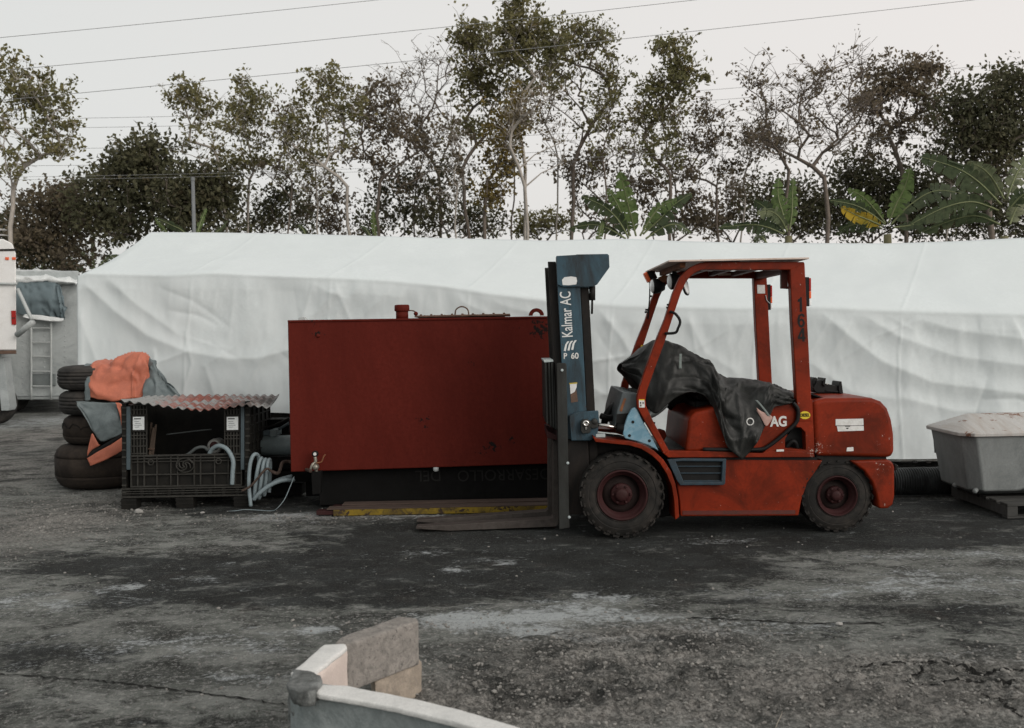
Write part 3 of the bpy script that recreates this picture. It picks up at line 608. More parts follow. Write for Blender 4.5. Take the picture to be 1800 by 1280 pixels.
for x, y in ((1350, 454.6), (1410, 453), (1232, 455.5)): xbox('roof_bolt', x, y, x + 2, 457, YN, YN + .02, YN + .035, m_black, rf, 0)
xbox('maker_strip', 1245, 477.5, 1258, 483, YF - .01, YF - .012, YF - .009, m_cream, fk, 0); xbox('maker_strip', 1262, 480, 1305, 484.5, YF - .01, YF - .012, YF - .009, m_cream, fk, 0)
plate('hanging_bracket', [(1374, 476), (1385, 475), (1385, 504), (1389, 505), (1389, 508), (1374, 507)], YN + .1, .05, m_redd, fk, .002)
pxtube('grab_handle', [(1178, 548, YN - .01), (1186, 551, YN - .04), (1193, 559, YN - .05), (1195.5, 567, YN - .05), (1192, 577, YN - .05), (1187, 585, YN - .04), (1169, 586.5, YN - .01)], .0115, m_black, fk, 8, 5)
plate('yellow_plate', [(1119, 640), (1127, 607), (1141, 606), (1143, 628), (1131, 641)], YF - .03, .004, m_yel, fk, 0); plate('white_plate', [(1128, 636), (1130, 612), (1139, 611), (1141, 630)], YF - .0335, .003, m_white, fk, 0)
plate('far_post_label', [(1331, 501), (1344.5, 501), (1345, 516), (1331.5, 516)], YF - .008, .003, m_white, rear_posts[1], 0)
plate('post_label', [(1123, 704), (1133, 704), (1133.5, 716.5), (1123.5, 716.5)], YN - .003, .003, m_white, front_posts[0], 0); plate('label_band', [(1123, 702), (1133, 702), (1133, 704), (1123, 704)], YN - .003, .003, m_yel, front_posts[0], 0)
for dx, dy in ((1126, 708.5), (1130.5, 708.5), (1126.5, 713)): plate('label_print', [(dx - 1, dy - 1.6), (dx + 1, dy - 1.6), (dx + 1, dy + 1.4), (dx - 1, dy + 1.4)], YN - .005, .002, m_ink, front_posts[0], 0)
D6o = [(1409.5, 551), (1413, 552.5), (1414.6, 556.5), (1411.8, 557.5), (1409.5, 554.5), (1407, 556), (1405.4, 562), (1409, 560), (1413, 562), (1415, 567.5), (1413.5, 573.5), (1409.5, 576), (1405.3, 574.5), (1402.2, 568), (1402, 560), (1404, 554)]
plate('painted_number', [(1402.2, 527), (1405.5, 525), (1407, 522.5), (1409.4, 522.5), (1410.4, 548), (1406.2, 548), (1405.6, 530), (1402.4, 531.5)], YN - .006, .003, m_ink, rear_posts[0], 0)
plate('painted_number', D6o, YN - .006, .003, m_ink, rear_posts[0], 0, holes=[[(1408.8, 563.5), (1411, 565.5), (1411.2, 569), (1409.4, 572.3), (1406.8, 571), (1405.9, 567), (1406.8, 564.5)]])
plate('painted_number', [(1409.5, 577), (1413.4, 577), (1414.1, 592), (1416, 592), (1416.1, 596), (1414.2, 596), (1414.4, 600.5), (1410.6, 600.5), (1410.4, 596), (1402.6, 596), (1402.5, 592.5)], YN - .006, .003, m_ink, rear_posts[0], 0, holes=[[(1410.0, 584), (1410.3, 592), (1406.2, 592)]])
o = plate('diesel_sticker', [(1415 + 9.6 * math.cos(k * math.pi / 8), 730 + 7 * math.sin(k * math.pi / 8)) for k in range(16)], YN - .007, .003, m_yel, rear_posts[0], 0)
text('sticker_lettering', 'DIESEL', P(1414.8, 730, YN - .009), .036, m_ink, rear_posts[0], bold=.0008, align='CENTER', sx=.72)
text('brand_lettering', 'AG', P(1354.5, 742, YN + .0165), .112, m_white, fk, bold=.004, sx=.84)
# --- lamps and mirror
def lamp(px, py, Y, name='work_lamp', yaw=8):
    c = P(px, py, Y); ax = Vector((-math.cos(R(yaw)), -math.sin(R(yaw)) * .6, -.06)).normalized()
    h = MB().lathe(c, ax, [(-.085, .012), (-.08, .045), (-.03, .066), (.02, .070), (.025, .066)], 20).build(name, m_black, fk, smooth=True)
    MB().lathe(c + ax * .02, ax, [(0, .062), (.012, .060), (.022, .045), (.027, .015)], 20).build('lens', m_lens, h, smooth=True)
lamp(1152, 503, 9.0); lamp(1183, 495, 8.5)
plate('lamp_arm', [(1157, 488), (1166, 484), (1175, 484), (1172, 494), (1166, 497), (1161, 493)], 8.95, .03, m_rustbeam, fk, .002)
plate('lamp_arm', [(1182, 472), (1188, 472), (1191, 484), (1182, 484)], 8.5, .03, m_black, fk, .002)
for Yq, (qx, qy) in ((9.12, (1141, 486)),):
    c = P(qx, qy, Yq); rot = Matrix.Rotation(R(-25), 3, 'Y')
    h = MB().obox(c + rot @ Vector((.02, 0, 0)), (.05, .08, .10), rot).build('turn_signal', m_black, fk, bevel=.008); MB().obox(c + rot @ Vector((-.022, 0, 0)), (.035, .078, .098), rot).build('amber_lens', m_orl, h, bevel=.01)
    MB().obox(c + rot @ Vector((.052, 0, 0)), (.014, .07, .09), rot).build('red_backing', m_redd, h, bevel=.002)
pxtube('signal_stalk', [(1142, 494, 9.12), (1142, 520, 9.14), (1139, 560, 9.16)], .006, m_black, fk)
c = P(1205, 503, 8.2); ax = Vector((.75, -.35, .18)).normalized()
h = MB().lathe(c, ax, [(-.02, .03), (-.012, .075), (0, .082), (.006, .078)], 20).build('mirror', m_black, fk, smooth=True); MB().lathe(c, ax, [(.004, .076), (.012, .06), (.018, .02)], 20).build('mirror_glass', m_lens, h, smooth=True)
for x, y, Yq in ((1136, 545, YF), (1143, 521, YF), (1174, 536, YN + .03), (1173, 541, YN + .03), (1135, 549, YF)): xbox('post_bolt', x - 1.5, y - 2, x + 3, y + 1.5, Yq, Yq, Yq + .02, m_black, fk, .001)
for Yq, s_ in ((YN + .01, 1), (YF + .01, 0)):
    x0 = P(1416, 500, YN).x; zz = lambda y: P(1416, y, YN).z
    h = MB().box((x0, Yq, zz(538.5)), (x0 + .034, Yq + .10, zz(487))).build('tail_lamp', m_black, fk, bevel=.004)
    for ya, yb, mm, nm in ((489, 512, m_redl, 'red_lens'), (512.3, 525, m_orl, 'amber_lens'), (525.3, 537, m_lens, 'clear_lens')):
        MB().box((x0 + .03, Yq - .006, zz(yb)), (x0 + .047, Yq + .096, zz(ya))).build(nm, mm, h, bevel=.004)
pxtube('lamp_wire', [(1346, 519, YF - .01), (1348, 528, YF - .01), (1354, 534, YF - .01)], .004, m_palep, fk)
# --- cowl, dashboard, controls
plate('front_cowl', [(1110, 719), (1103, 732), (1097, 750), (1095, 764), (1099, 771), (1120, 776), (1140, 783), (1158, 793), (1148, 772), (1132, 744), (1120, 720), (1116, 716)], YN + .02, .035, m_cowl, fk, .008)
plate('front_cowl', [(1110, 719), (1103, 732), (1097, 750), (1095, 764), (1099, 771), (1120, 776), (1140, 783), (1158, 793), (1148, 772), (1132, 744), (1120, 720), (1116, 716)], YN + .02, .035, m_cowl, fk, .008, to=YF - .02)
for x, y in ((1112.5, 742), (1106.5, 766), (1141.5, 775)):
    c = P(x, y, YN + .02); MB().lathe(c, (0, -1, 0), [(-.004, .012), (.0015, .0125), (.002, .009)], 14).build('cowl_bolt', m_ink, fk)
db = plate('dashboard', [(1094, 688), (1121, 692), (1131, 720), (1128, 760), (1097, 757), (1080, 752), (1084, 724)], YN + .09, .95, m_greyp, fk, .012)
plate('dash_label', [(1089, 722), (1097, 700), (1101, 701), (1093, 724)], YN + .086, .004, m_rustbeam, db, 0)
plate('dash_dark_panel', [(1084, 728), (1110, 726), (1098, 756), (1082, 752)], YN + .085, .005, m_black, db, 0)
xbox('dash_top_clip', 1108, 684, 1119, 691, YN + .3, YN + .25, YN + .5, m_black, fk)
pxtube('control_hose', [(1080, 734, YN + .35), (1068, 735, YN + .3), (1056, 731, YN + .28)], .026, m_black, fk); pxtube('control_hose', [(1088, 705, YN + .6), (1076, 716, YN + .5), (1066, 730, YN + .45), (1062, 745, YN + .45)], .03, m_black, fk)
curtain('steering_shroud', [[P(x, y0, 8.45), P(x + 2, (y0 + y1) / 2, 8.36), P(x, y1, 8.45)] for x, y0, y1 in ((1138, 722, 736), (1150, 712, 732), (1162, 708, 724), (1172, 707, 715))], 4, 4, m_palep, fk, .0, thick=.012)
pxtube('steering_column', [(1118, 760, 8.5), (1135, 720, 8.5), (1160, 640, 8.5)], .03, m_black, fk)
plate('pedal_bracket', [(1152, 757), (1160, 754), (1169, 757), (1172, 766), (1166, 778), (1160, 776)], 8.6, .05, m_red, fk, .004)
pxtube('pedal_lever', [(1150, 742, 8.6), (1149, 752, 8.6), (1156, 764, 8.6)], .01, m_black, fk)
xbox('seat_base', 1215, 700, 1300, 722, 8.5, 8.3, 8.9, m_black, fk, .02)
xbox('seat_cushion', 1218, 682, 1305, 702, 8.5, 8.28, 8.9, m_black, fk, .04); plate('seat_back', [(1300, 700), (1330, 700), (1345, 678), (1322, 674)], 8.3, .58, m_black, fk, .03)
# --- mast
dxm = lambda y: (y - 450) * .052
def mast_strip(name, xa, xb, ya, yb, Y, d, m, parent=fk, bevel=.004): return plate(name, [(xa + dxm(ya), ya), (xb + dxm(ya), ya), (xb + dxm(yb), yb), (xa + dxm(yb), yb)], MY if Y > MY + .2 else Y, d, m, parent, bevel, to=Y)
MY = 8.10
r1 = mast_strip('mast_rail', 977.5, 1017, 451, 772, MY, .035, m_blue); mast_strip('lower_rail', 977.5, 1017, 772.3, 905, MY, .035, m_mastd)                      # near outer channel web
mast_strip('rail_flange', 977.5, 981.5, 451, 902, MY + .036, .085, m_mastd, r1); mast_strip('rail_flange', 1013, 1017, 451, 902, MY + .036, .085, m_mastd, r1)
mast_strip('inner_rail', 1017.5, 1032, 505, 905, MY + .05, .07, m_mastd); mast_strip('inner_rail', 1017.5, 1032, 505, 905, MY + .75, .07, m_mastd)
r2 = mast_strip('mast_rail', 977.5, 1017, 460, 902, MY + .78, .035, m_mastd)
mast_strip('front_channel', 962.5, 976.5, 460, 905, MY + .06, .03, m_mastd); mast_strip('front_channel', 962.5, 976.5, 460, 905, MY + .74, .03, m_mastd)
mast_strip('lift_chain', 968, 972, 470, 900, MY + .30, .05, m_mastd); mast_strip('lift_chain', 968, 972, 470, 900, MY + .52, .05, m_mastd)
MB().tube([P(1008, 520, MY + .40), P(1030, 900, MY + .40)], .05, 16).build('lift_cylinder', m_mastd, fk, smooth=True)
tp = [(978, 450), (1013, 448), (1013, 447.3), (1068, 446.5), (1070.5, 449), (1071.5, 470), (1050, 500), (1044, 503.5), (990, 504), (980, 500)]
for Yq in (MY - .028, MY + .80): tpl = plate('top_bracket', tp, MY - .028, .026, m_blue, fk, .006, to=Yq)
plate('top_crosshead', [(984, 452), (1046, 452), (1046, 486), (984, 486)], MY + .0, .80, m_mastd, fk, .006)
plate('worn_sticker', [(988, 492), (992, 487.5), (1004, 486), (1013, 487.5), (1014.5, 494), (1013, 500), (1000, 501.5), (989, 501)], MY - .031, .003, m_wornw, fk, 0)
for q, d, rr in (((1041, 503, 1041, 528), 0, .026), ((1041, 528, 1040.5, 552), 0, .009)): MB().tube([P(q[0], q[1], MY + .05), P(q[2], q[3], MY + .05)], rr, 12).build('chain_anchor', m_mastd, fk, smooth=True)
text('mast_lettering', 'Kalmar AC', P(998.5, 593.5, MY - .003), .125, m_wornw, fk, rot=(R(90), R(-90 - 1.9), 0), bold=.0010, sx=.66)
for k in range(3):
    a0 = 991 + k * 6.5; pl = [(a0, 617 - k), (a0 + 3.6, 617.5 - k), (a0 + 5.8, 606 - k), (a0 + 10, 600 - k), (a0 + 6.0, 600.5 - k), (a0 + 2.6, 606 - k)]
    plate('maker_emblem', pl, MY - .003, .003, m_wornw, fk, 0)
text('model_lettering', 'P', P(990.3, 626.4, MY - .003), .066, m_white, fk, bold=.0012, sx=.9); text('model_lettering', '60', P(1003.6, 626.2, MY - .003), .066, m_white, fk, bold=.0016, sx=.95)
plate('warning_sticker', [(1001.5, 675), (1014, 674), (1013.5, 681), (1010, 689), (1003, 693)], MY - .003, .003, m_wornw, fk, 0); plate('sticker_edge', [(1001, 673.5), (1014.5, 672.5), (1014.5, 674.5), (1001, 675.5)], MY - .003, .003, m_yel, fk, 0)
plate('sticker_ghost', [(1003, 694), (1013, 684), (1016, 706), (1004, 708)], MY - .002, .002, m_rust, fk, 0)
# carriage and forks
cr = plate('carriage', [(978.5, 640.5), (982, 638), (994, 638.5), (996, 641), (1001, 928), (983, 931)], MY - .07, .04, m_carr, fk, .005)
plate('carriage_plate', [(957, 634), (973, 633), (976, 640), (979, 640), (981.5, 757), (976, 756), (958.5, 742)], MY + .08, .70, m_mastd, fk, .004)
for i, x in enumerate((957.5, 963.5, 968.5, 973)): plate('backrest_bar', [(x, 637), (x + 3.0, 637), (x + 6.5, 755 - (3 - i) * 3), (x + 3.0, 755 - (3 - i) * 3)], MY + .06 + .0 * i, .025, m_carr, cr, .003)
plate('carriage_lip', [(955, 632.5), (972, 632), (973, 636), (957, 637.5)], MY + .05, .6, m_palep, fk, .003)
for x, y in ((988, 651), (998, 814), (1000.5, 909)):
    c = P(x, y, MY - .07); MB().lathe(c, (0, -1, 0), [(0, .012), (.008, .012), (.011, .007)], 8).build('carriage_bolt', m_palep, cr)
plate('lower_crossbar', [(962, 758), (984, 768), (984, 775), (962, 770)], MY + .07, .7, m_rim, fk, .003)
def fork(Y, x_h, y_t, y_h, x_t, y_tip):
    pl = [(x_h - 8, y_t), (x_h, y_t), (x_h + 2.5, y_h), (x_h + 2, y_h + 12), (x_h - 4, y_h + 17), (x_t + 60, y_tip + 7), (x_t, y_tip + 3.4), (x_t, y_tip), (x_t + 30, y_tip - 2.0), (x_h - 12, y_h + 3), (x_h - 8, y_h)]
    return plate('fork', pl, Y, .13, m_fork, fk, .004)
fork(8.36, 980, 775, 909, 731, 926.5); fork(8.68, 971, 768, 896, 732.5, 914.5)
# tilt gear
plate('tilt_bracket', [(1000, 731), (1014, 724.5), (1052, 722), (1053.5, 745), (1050, 764), (1038, 775), (1004, 775)], MY - .05, .04, m_blue, fk, .008)
tl = plate('tilt_clevis', [(1021, 743), (1025, 737.5), (1033, 737), (1038, 741), (1038.5, 759), (1035, 762), (1024, 762.5), (1021, 758)], MY - .10, .05, m_carr, fk, .006)
c = P(1030, 744.5, MY - .10); MB().lathe(c, (0, -1, 0), [(0, .028), (.012, .027), (.016, .02), (.016, .012), (.01, .010)], 18).build('clevis_pin', m_chrome, tl, smooth=True)
plate('clevis_tongue', [(1027, 745), (1033, 745), (1031.5, 756), (1029, 756)], MY - .112, .012, m_chrome, tl, .003)
c = P(1045, 741, MY - .06); MB().lathe(c, (0, -1, 0), [(-.02, .026), (.02, .026), (.028, .018)], 16).build('clevis_eye', m_carr, tl, smooth=True)
plate('rod_head', [(1036, 741), (1046, 738), (1051, 744), (1051, 752), (1040, 754), (1036, 748)], MY - .08, .05, m_carr, tl, .006)
MB().tube([P(1050, 746, MY - .06), P(1088, 752.5, MY - .06)], .0145, 14).build('tilt_rod', m_chrome, fk, smooth=True); MB().tube([P(1084, 751.5, MY - .06), P(1128, 760, MY - .06)], .038, 14).build('tilt_cylinder', m_black, fk, smooth=True)
plate('frame_lug', [(1047, 763), (1064, 763), (1064, 769), (1047, 769)], MY - .05, .06, m_palep, fk, .003)
# --- wheels
def wheel(name, px, py, Y, r, w, side, lugs, rim_r):
    c = Vector((P(px, py, YN).x, Y, r)) ; ax = (0, -1 * side, 0)      # outer face towards -y for side = 1
    rim = MB().lathe(c, ax, [(-w, rim_r * .98), (-.012, rim_r * 1.0), (.002, rim_r * 1.0), (.008, rim_r * .975), (.006, rim_r * .93), (-.012, rim_r * .90), (-.03, rim_r * .83), (-.036, rim_r * .77), (-.10, rim_r * .745)], 48).build(name, m_rim, fk, smooth=True)
    MB().lathe(c, ax, [(-.14, rim_r * .75), (-.098, rim_r * .748), (-.092, rim_r * .60), (-.080, rim_r * .46)], 40).build('disc', m_dish, rim, smooth=True)
    MB().lathe(c, ax, [(-.10, rim_r * .45), (-.055, rim_r * .43), (-.047, rim_r * .39), (-.045, rim_r * .27), (-.020, rim_r * .25), (-.012, rim_r * .21), (-.010, .01)], 32).build('hub', m_rim, rim, smooth=True)
    mb = MB(); n = 64
    prof = [(-w * .98, rim_r * 1.0), (-w * .96, r * .84), (-w * .88, r * .955), (-w * .75, r * .985), (-w * .25, r * .985), (-w * .10, r * .96), (-.012, r * .90), (0, r * .84), (.004, r * .80), (.0, r * .785), (.004, r * .76), (.002, rim_r * 1.10), (-.002, rim_r * 1.07), (.002, rim_r * 1.04), (-.006, rim_r * 1.0)]
    mb.lathe(c, ax, prof, n, closed=True)
    axv = Vector(ax)
    for k in range(lugs):
        for s in (0, 1):
            q = 2 * math.pi * (k + .5 * s) / lugs; rd = Vector((math.cos(q), 0, math.sin(q))); tg = Vector((-math.sin(q), 0, math.cos(q)))
            rot = Matrix((tg, axv, rd)).transposed()
            mid = c + rd * (r * .972) + axv * (-w * (.18 if s == 0 else .80)); skew = Matrix.Rotation(.35 if s == 0 else -.35, 3, 'Z')
            mb.obox(mid, (r * .125, w * .46, r * .034), rot @ skew)
            if s == 0: mb.obox(c + rd * (r * .905) + axv * (-.022), (r * .09, .026, r * .055), rot)
    t_ = mb.build('tyre', m_tyre, rim); t_.data.shade_smooth(); t_.data.set_sharp_from_angle(angle=R(35))
    for k in range(6):
        q = 2 * math.pi * k / 6; p_ = c + Vector((math.cos(q), 0, math.sin(q))) * rim_r * .345 + axv * -.05
        MB().lathe(p_, ax, [(0, .011), (.014, .011), (.016, .006)], 6).build('wheel_nut', m_rim, rim)
    return rim
wheel('front_wheel', 1093, 873, YN - .035, .343, .25, 1, 26, .205); wheel('front_wheel', 1093, 873, YF + .13, .343, .25, -1, 26, .205)
wheel('rear_wheel', 1474, 881, YN + .03, .292, .21, 1, 24, .165); wheel('rear_wheel', 1474, 881, YF + .06, .292, .21, -1, 24, .165)

# ================================================================ BLACK COVER OVER SEAT AND STEERING WHEEL
m_cover = mat('black_canvas', (0.011, 0.0118, 0.011), 0.56, .3, 5, dirt=((.036, .038, .035), .6, 6), bump=(11, .3, .02), stretch=(2.2, 1.2, .8), bump2=(160, .2, .002), spec=.35)
cv = empty('black_cover', P(1240, 720, 8.5), 'torn black canvas cover draped over the forklift seat and steering wheel', 'tarp')
#  x, near hem y, near mid y, ridge y, Y hem, Y mid, Y ridge | far hem y
CV = [(1093, 648, 646, 641, 8.62, 8.60, 8.66, 660), (1104, 660, 648, 634, 8.50, 8.48, 8.60, 672), (1122, 676, 652, 622, 8.36, 8.36, 8.52, 690), (1138, 716, 662, 609, 8.22, 8.30, 8.46, 700), (1152, 728, 666, 603, 8.15, 8.26, 8.44, 705), (1168, 716, 660, 601, 8.12, 8.22, 8.42, 715),
      (1184, 702, 655, 605, 8.13, 8.22, 8.42, 725), (1202, 694, 656, 614, 8.14, 8.22, 8.42, 733), (1220, 691, 658, 623, 8.14, 8.20, 8.42, 738), (1238, 698, 662, 632, 8.12, 8.17, 8.40, 738), (1250, 712, 674, 636, 8.08, 8.14, 8.40, 738), (1258, 728, 690, 652, 7.965, 8.03, 8.40, 735),
      (1266, 752, 705, 661, 7.95, 7.965, 8.38, 735), (1276, 782, 725, 667, 7.95, 7.965, 8.36, 735), (1290, 798, 735, 667, 7.945, 7.96, 8.34, 735), (1304, 806, 740, 667, 7.945, 7.955, 8.32, 735), (1316, 797, 735, 668, 7.945, 7.955, 8.32, 735), (1330, 778, 722, 670, 7.945, 7.955, 8.30, 735), (1342, 754, 712, 672, 7.95, 7.96, 8.30, 735), (1352, 735, 700, 675, 7.95, 7.965, 8.30, 730),
      (1360, 717, 697, 680, 7.97, 8.01, 8.28, 730), (1374, 713, 699, 687, 7.97, 8.02, 8.26, 728), (1388, 710, 700, 690, 7.975, 8.03, 8.24, 726), (1399, 706, 701, 697, 8.08, 8.09, 8.2, 720)]
cols = []
for x, yh_, ym, yr_, Yh, Ym, Yr, yf in CV:
    cols.append([P(x, yh_, Yh), P(x, (yh_ + ym) / 2, (Yh + Ym) / 2 - .015), P(x, ym, Ym), P(x, (ym + yr_) / 2 - 4, Ym + .06), P(x, yr_, Yr), P(x, yr_, Yr) + Vector((0, .22, -.005)), P(x, yr_, Yr) + Vector((0, .42, -.06)), P(x, yf, Yr + .5)])
A = loft(cols, 6, 7); N = grid_normals(A)
uu = A[..., 0]; ww = A[..., 2]; q = A[..., 1]
d = (fbm(uu * 5, ww * 5 + q * 2, 4, 4) - .5) * .035 + (1 - np.abs(fbm(uu * 6 + ww * 3, ww * 2.2 - uu, 12, 3, .55) - .5) * 5) * .026 + (1 - np.abs(fbm(uu * 3 - ww * 4, ww * 3 + q, 15, 2) - .5) * 6) * .022
def crease3(p0, p1, w, a):
    p0 = np.array(P(*p0)); p1 = np.array(P(*p1)); e = p1 - p0; L2 = (e ** 2).sum()
    t = np.clip(((A - p0) @ e) / L2, 0, 1); ds = np.linalg.norm(A - p0 - t[..., None] * e, axis=2); return a * np.exp(-(ds / w) ** 2)
for c_ in (((1215, 622, 8.3), (1238, 690, 8.15), .03, .045), ((1250, 636, 8.3), (1270, 720, 8.05), .03, .05), ((1196, 612, 8.35), (1228, 680, 8.18), .02, .03), ((1330, 672, 8.2), (1352, 725, 7.98), .018, .03), ((1275, 720, 8.0), (1345, 690, 8.1), .03, -.035), ((1150, 640, 8.3), (1175, 690, 8.15), .03, .03), ((1290, 670, 8.3), (1308, 740, 8.0), .025, .03), ((1262, 660, 8.3), (1300, 700, 8.05), .02, -.03)):
    d = d + crease3(*c_)
d = d * .42 + creases(A, 80, .040, .020, 77, .10, .45)
_e = np.array(P(1332, 738, 7.95)); d = d * (1 - .9 * np.exp(-(np.linalg.norm(A - _e, axis=2) / .13) ** 4))
grid_obj('canvas', A - np.array([0, 1, 0]) * d[..., None] * .9 + np.array([0, 0, 1]) * d[..., None] * .3, m_cover, cv, .004)
e = P(1318.5, 741.5, 7.932); MB().tube([e + Vector((math.cos(k * math.pi / 12) * .027, 0, math.sin(k * math.pi / 12) * .027)) for k in range(24)], .005, 8, closed=True).build('eyelet_ring', m_white, cv, smooth=True)
curtain('torn_lining', [[P(x, y0, 7.93), P(x + 1, (y0 + y1) / 2, 7.925), P(x, y1, 7.93)] for x, y0, y1 in ((1330, 717, 722), (1338, 723, 735), (1346, 726, 749), (1352, 729, 744), (1357, 732, 737))], 4, 4, mat('dusty_pink_lining', (.42, .27, .23), .7), cv, .003, 8)
curtain('tape_strip', [[P(x, y, 7.925), P(x + 5, y + 1, 7.925)] for x, y in ((1327, 703), (1335, 712), (1343, 722), (1349, 731))], 5, 3, mat('grey_tape', (.16, .19, .18), .5), cv, .002, 8)
curtain('tape_strip', [[P(x, y, 8.20 - (y - 620) * .0004), P(x + 4.5, y, 8.20 - (y - 620) * .0004)] for x, y in ((1194, 622), (1193.5, 634), (1193.5, 648))], 5, 3, MATS['grey_tape'], cv, .002, 8)

# loose plastic bracket lying on the counterweight
m_brk = mat('black_bracket', (0.012, 0.012, 0.012), .45, .3, 12)
br = empty('plastic_bracket', P(1452, 694, 8.4), 'broken black plastic housing lying on top of the counterweight', 'car part')
Yb = 8.55
plate('housing', [(1428, 669), (1445, 668), (1449, 674), (1477, 679), (1481, 691), (1436, 691), (1430, 687)], Yb, .16, m_brk, br, .008); plate('flange', [(1446, 675), (1450, 664.5), (1452, 665), (1450, 680)], Yb - .02, .2, m_brk, br, .003)
plate('flange', [(1474, 682), (1476, 671), (1479.5, 670.5), (1482.5, 692), (1476, 692)], Yb - .02, .2, m_brk, br, .003); MB().lathe(P(1433, 668, Yb), (0, 1, 0), [(0, .022), (.14, .022)], 14).build('socket', m_brk, br, bevel=.004)
plate('rib', [(1430, 682), (1436, 670), (1438, 671), (1433, 688)], Yb - .015, .03, m_brk, br, .002); plate('rib', [(1452, 686), (1474, 688), (1474, 690), (1452, 688)], Yb - .012, .02, m_brk, br, .002); c = P(1454, 675, Yb - .004); MB().lathe(c, (0, -1, 0), [(0, .006), (.004, .005)], 10).build('screw', m_white, br)
# ================================================================ RED FUEL TANK
TY = 9.55
m_tank = mat('tank_oxide_red', (0.099, 0.0140, 0.0090), 0.62, .16, 1.4, stretch=(1, 1, .3), dirt=((.070, .0095, .0060), .7, 1.6), chips=((.014, .011, .010), .672, 24), bump=(70, .15, .003), bump2=(1.3, .25, .05), spec=.08,
             spots=[(tuple(P(948, 580, TY)), .15, .30), (tuple(P(866, 782, TY)), .12, .24), (tuple(P(898, 772, TY)), .09, .22), (tuple(P(845, 795, TY)), .08, .2), (tuple(P(745, 742, TY)), .14, .16), (tuple(P(556, 588, TY)), .06, .15), (tuple(P(828, 640, TY)), .07, .16), (tuple(P(560, 566, TY)), .25, .09), (tuple(P(900, 568, TY)), .18, .09), (tuple(P(700, 568, TY)), .12, .08), (tuple(P(790, 812, TY)), .2, .06)])
tnk = empty('fuel_tank', (P(740, 800, TY).x, TY + .45, 0), 'big rectangular oxide red steel tank standing behind the forks', 'tank')
pa, pb, pc, pd = P(505.5, 563, TY), P(988, 555.5, TY), P(988, 815, TY), P(511, 830, TY)
MB().prism([pa, pb, pc, pd], (0, .9, 0)).build('tank_body', m_tank, tnk, bevel=.010)
def on_top(px, y=TY + .3):
    t = (px - 505.5) / (988 - 505.5); z = pa.z + (pb.z - pa.z) * t
    return Vector((P(px, 560, y).x, y, z))
c = on_top(707, TY + .12); fc = MB().lathe(c, (0, 0, 1), [(-.01, .060), (.075, .060)], 28).build('filler_neck', m_tank, tnk, smooth=True)
MB().lathe(c + Vector((0, 0, .072)), (0, 0, 1), [(0, .071), (.004, .073), (.052, .072), (.062, .066), (.064, .02)], 32).build('cap', m_tank, fc, bevel=.003)
pxtube('cap_chain', [(719, 546, TY + .12), (726, 546.5, TY + .12), (731, 549, TY + .12)], .006, m_rust, fc); c2 = P(731, 551.5, TY + .12); MB().lathe(c2, (0, 0, 1), [(-.02, .006), (-.012, .018), (.0, .022), (.012, .018), (.02, .006)], 12).build('chain_ball', m_tank, fc, smooth=True)
c = on_top(815, TY + .35); rx = (897 - 733) / 2 * (TY + .35) / FPX
ht = MB().box((c.x - rx, c.y - .25, c.z + .012), (c.x + rx, c.y + .25, c.z + .030)).box((c.x - rx + .05, c.y - .2, c.z - .01), (c.x + rx - .05, c.y + .2, c.z + .012)).build('hatch', m_rust, tnk, bevel=.004)
for k in range(9):
    for s in (-.22, .22): MB().lathe((c.x - rx + .06 + k * (2 * rx - .12) / 8, c.y + s, c.z + .028), (0, 0, 1), [(0, .012), (.012, .012), (.014, .006)], 6).build('bolt', m_rust, ht)
hx = (813 - 815) * (TY + .35) / FPX; MB().tube(smooth_path([c + Vector((hx - .068, -.1, .03)), c + Vector((hx - .055, -.1, .085)), c + Vector((hx, -.1, .112)), c + Vector((hx + .055, -.1, .085)), c + Vector((hx + .068, -.1, .03))], 5), .007, 8).build('hatch_handle', m_rust, ht, smooth=True)
c = on_top(943, TY + .06)
MB().prism([c + Vector((math.cos(a) * .074, 0, math.sin(a) * .072 + .008)) for a in [math.pi * k / 12 for k in range(13)]] + [c + Vector((math.cos(a) * .036, 0, math.sin(a) * .036 + .008)) for a in [math.pi * k / 12 for k in range(12, -1, -1)]], (0, .035, 0)).build('lifting_lug', m_tank, tnk, bevel=.004)
plate('top_lip', [(505.5, 563), (988, 555.5), (988, 559), (505.5, 566.5)], TY - .012, .012, m_tank, tnk, .003)
plate('bracket', [(524, 563), (525, 558.5), (534, 557), (538, 563)], TY + .02, .1, m_galv, tnk, .002)
c = P(559, 590, TY); MB().lathe(c, (0, -1, 0), [(-.01, .022), (.004, .022), (.014, .012)], 14).build('plug', m_tank, tnk, smooth=True)
c = P(766.5, 827, TY); MB().lathe(c, (0, 0, -1), [(-.03, .026), (.0, .026), (.01, .018)], 12).build('drain_plug', m_galv, tnk, smooth=True)
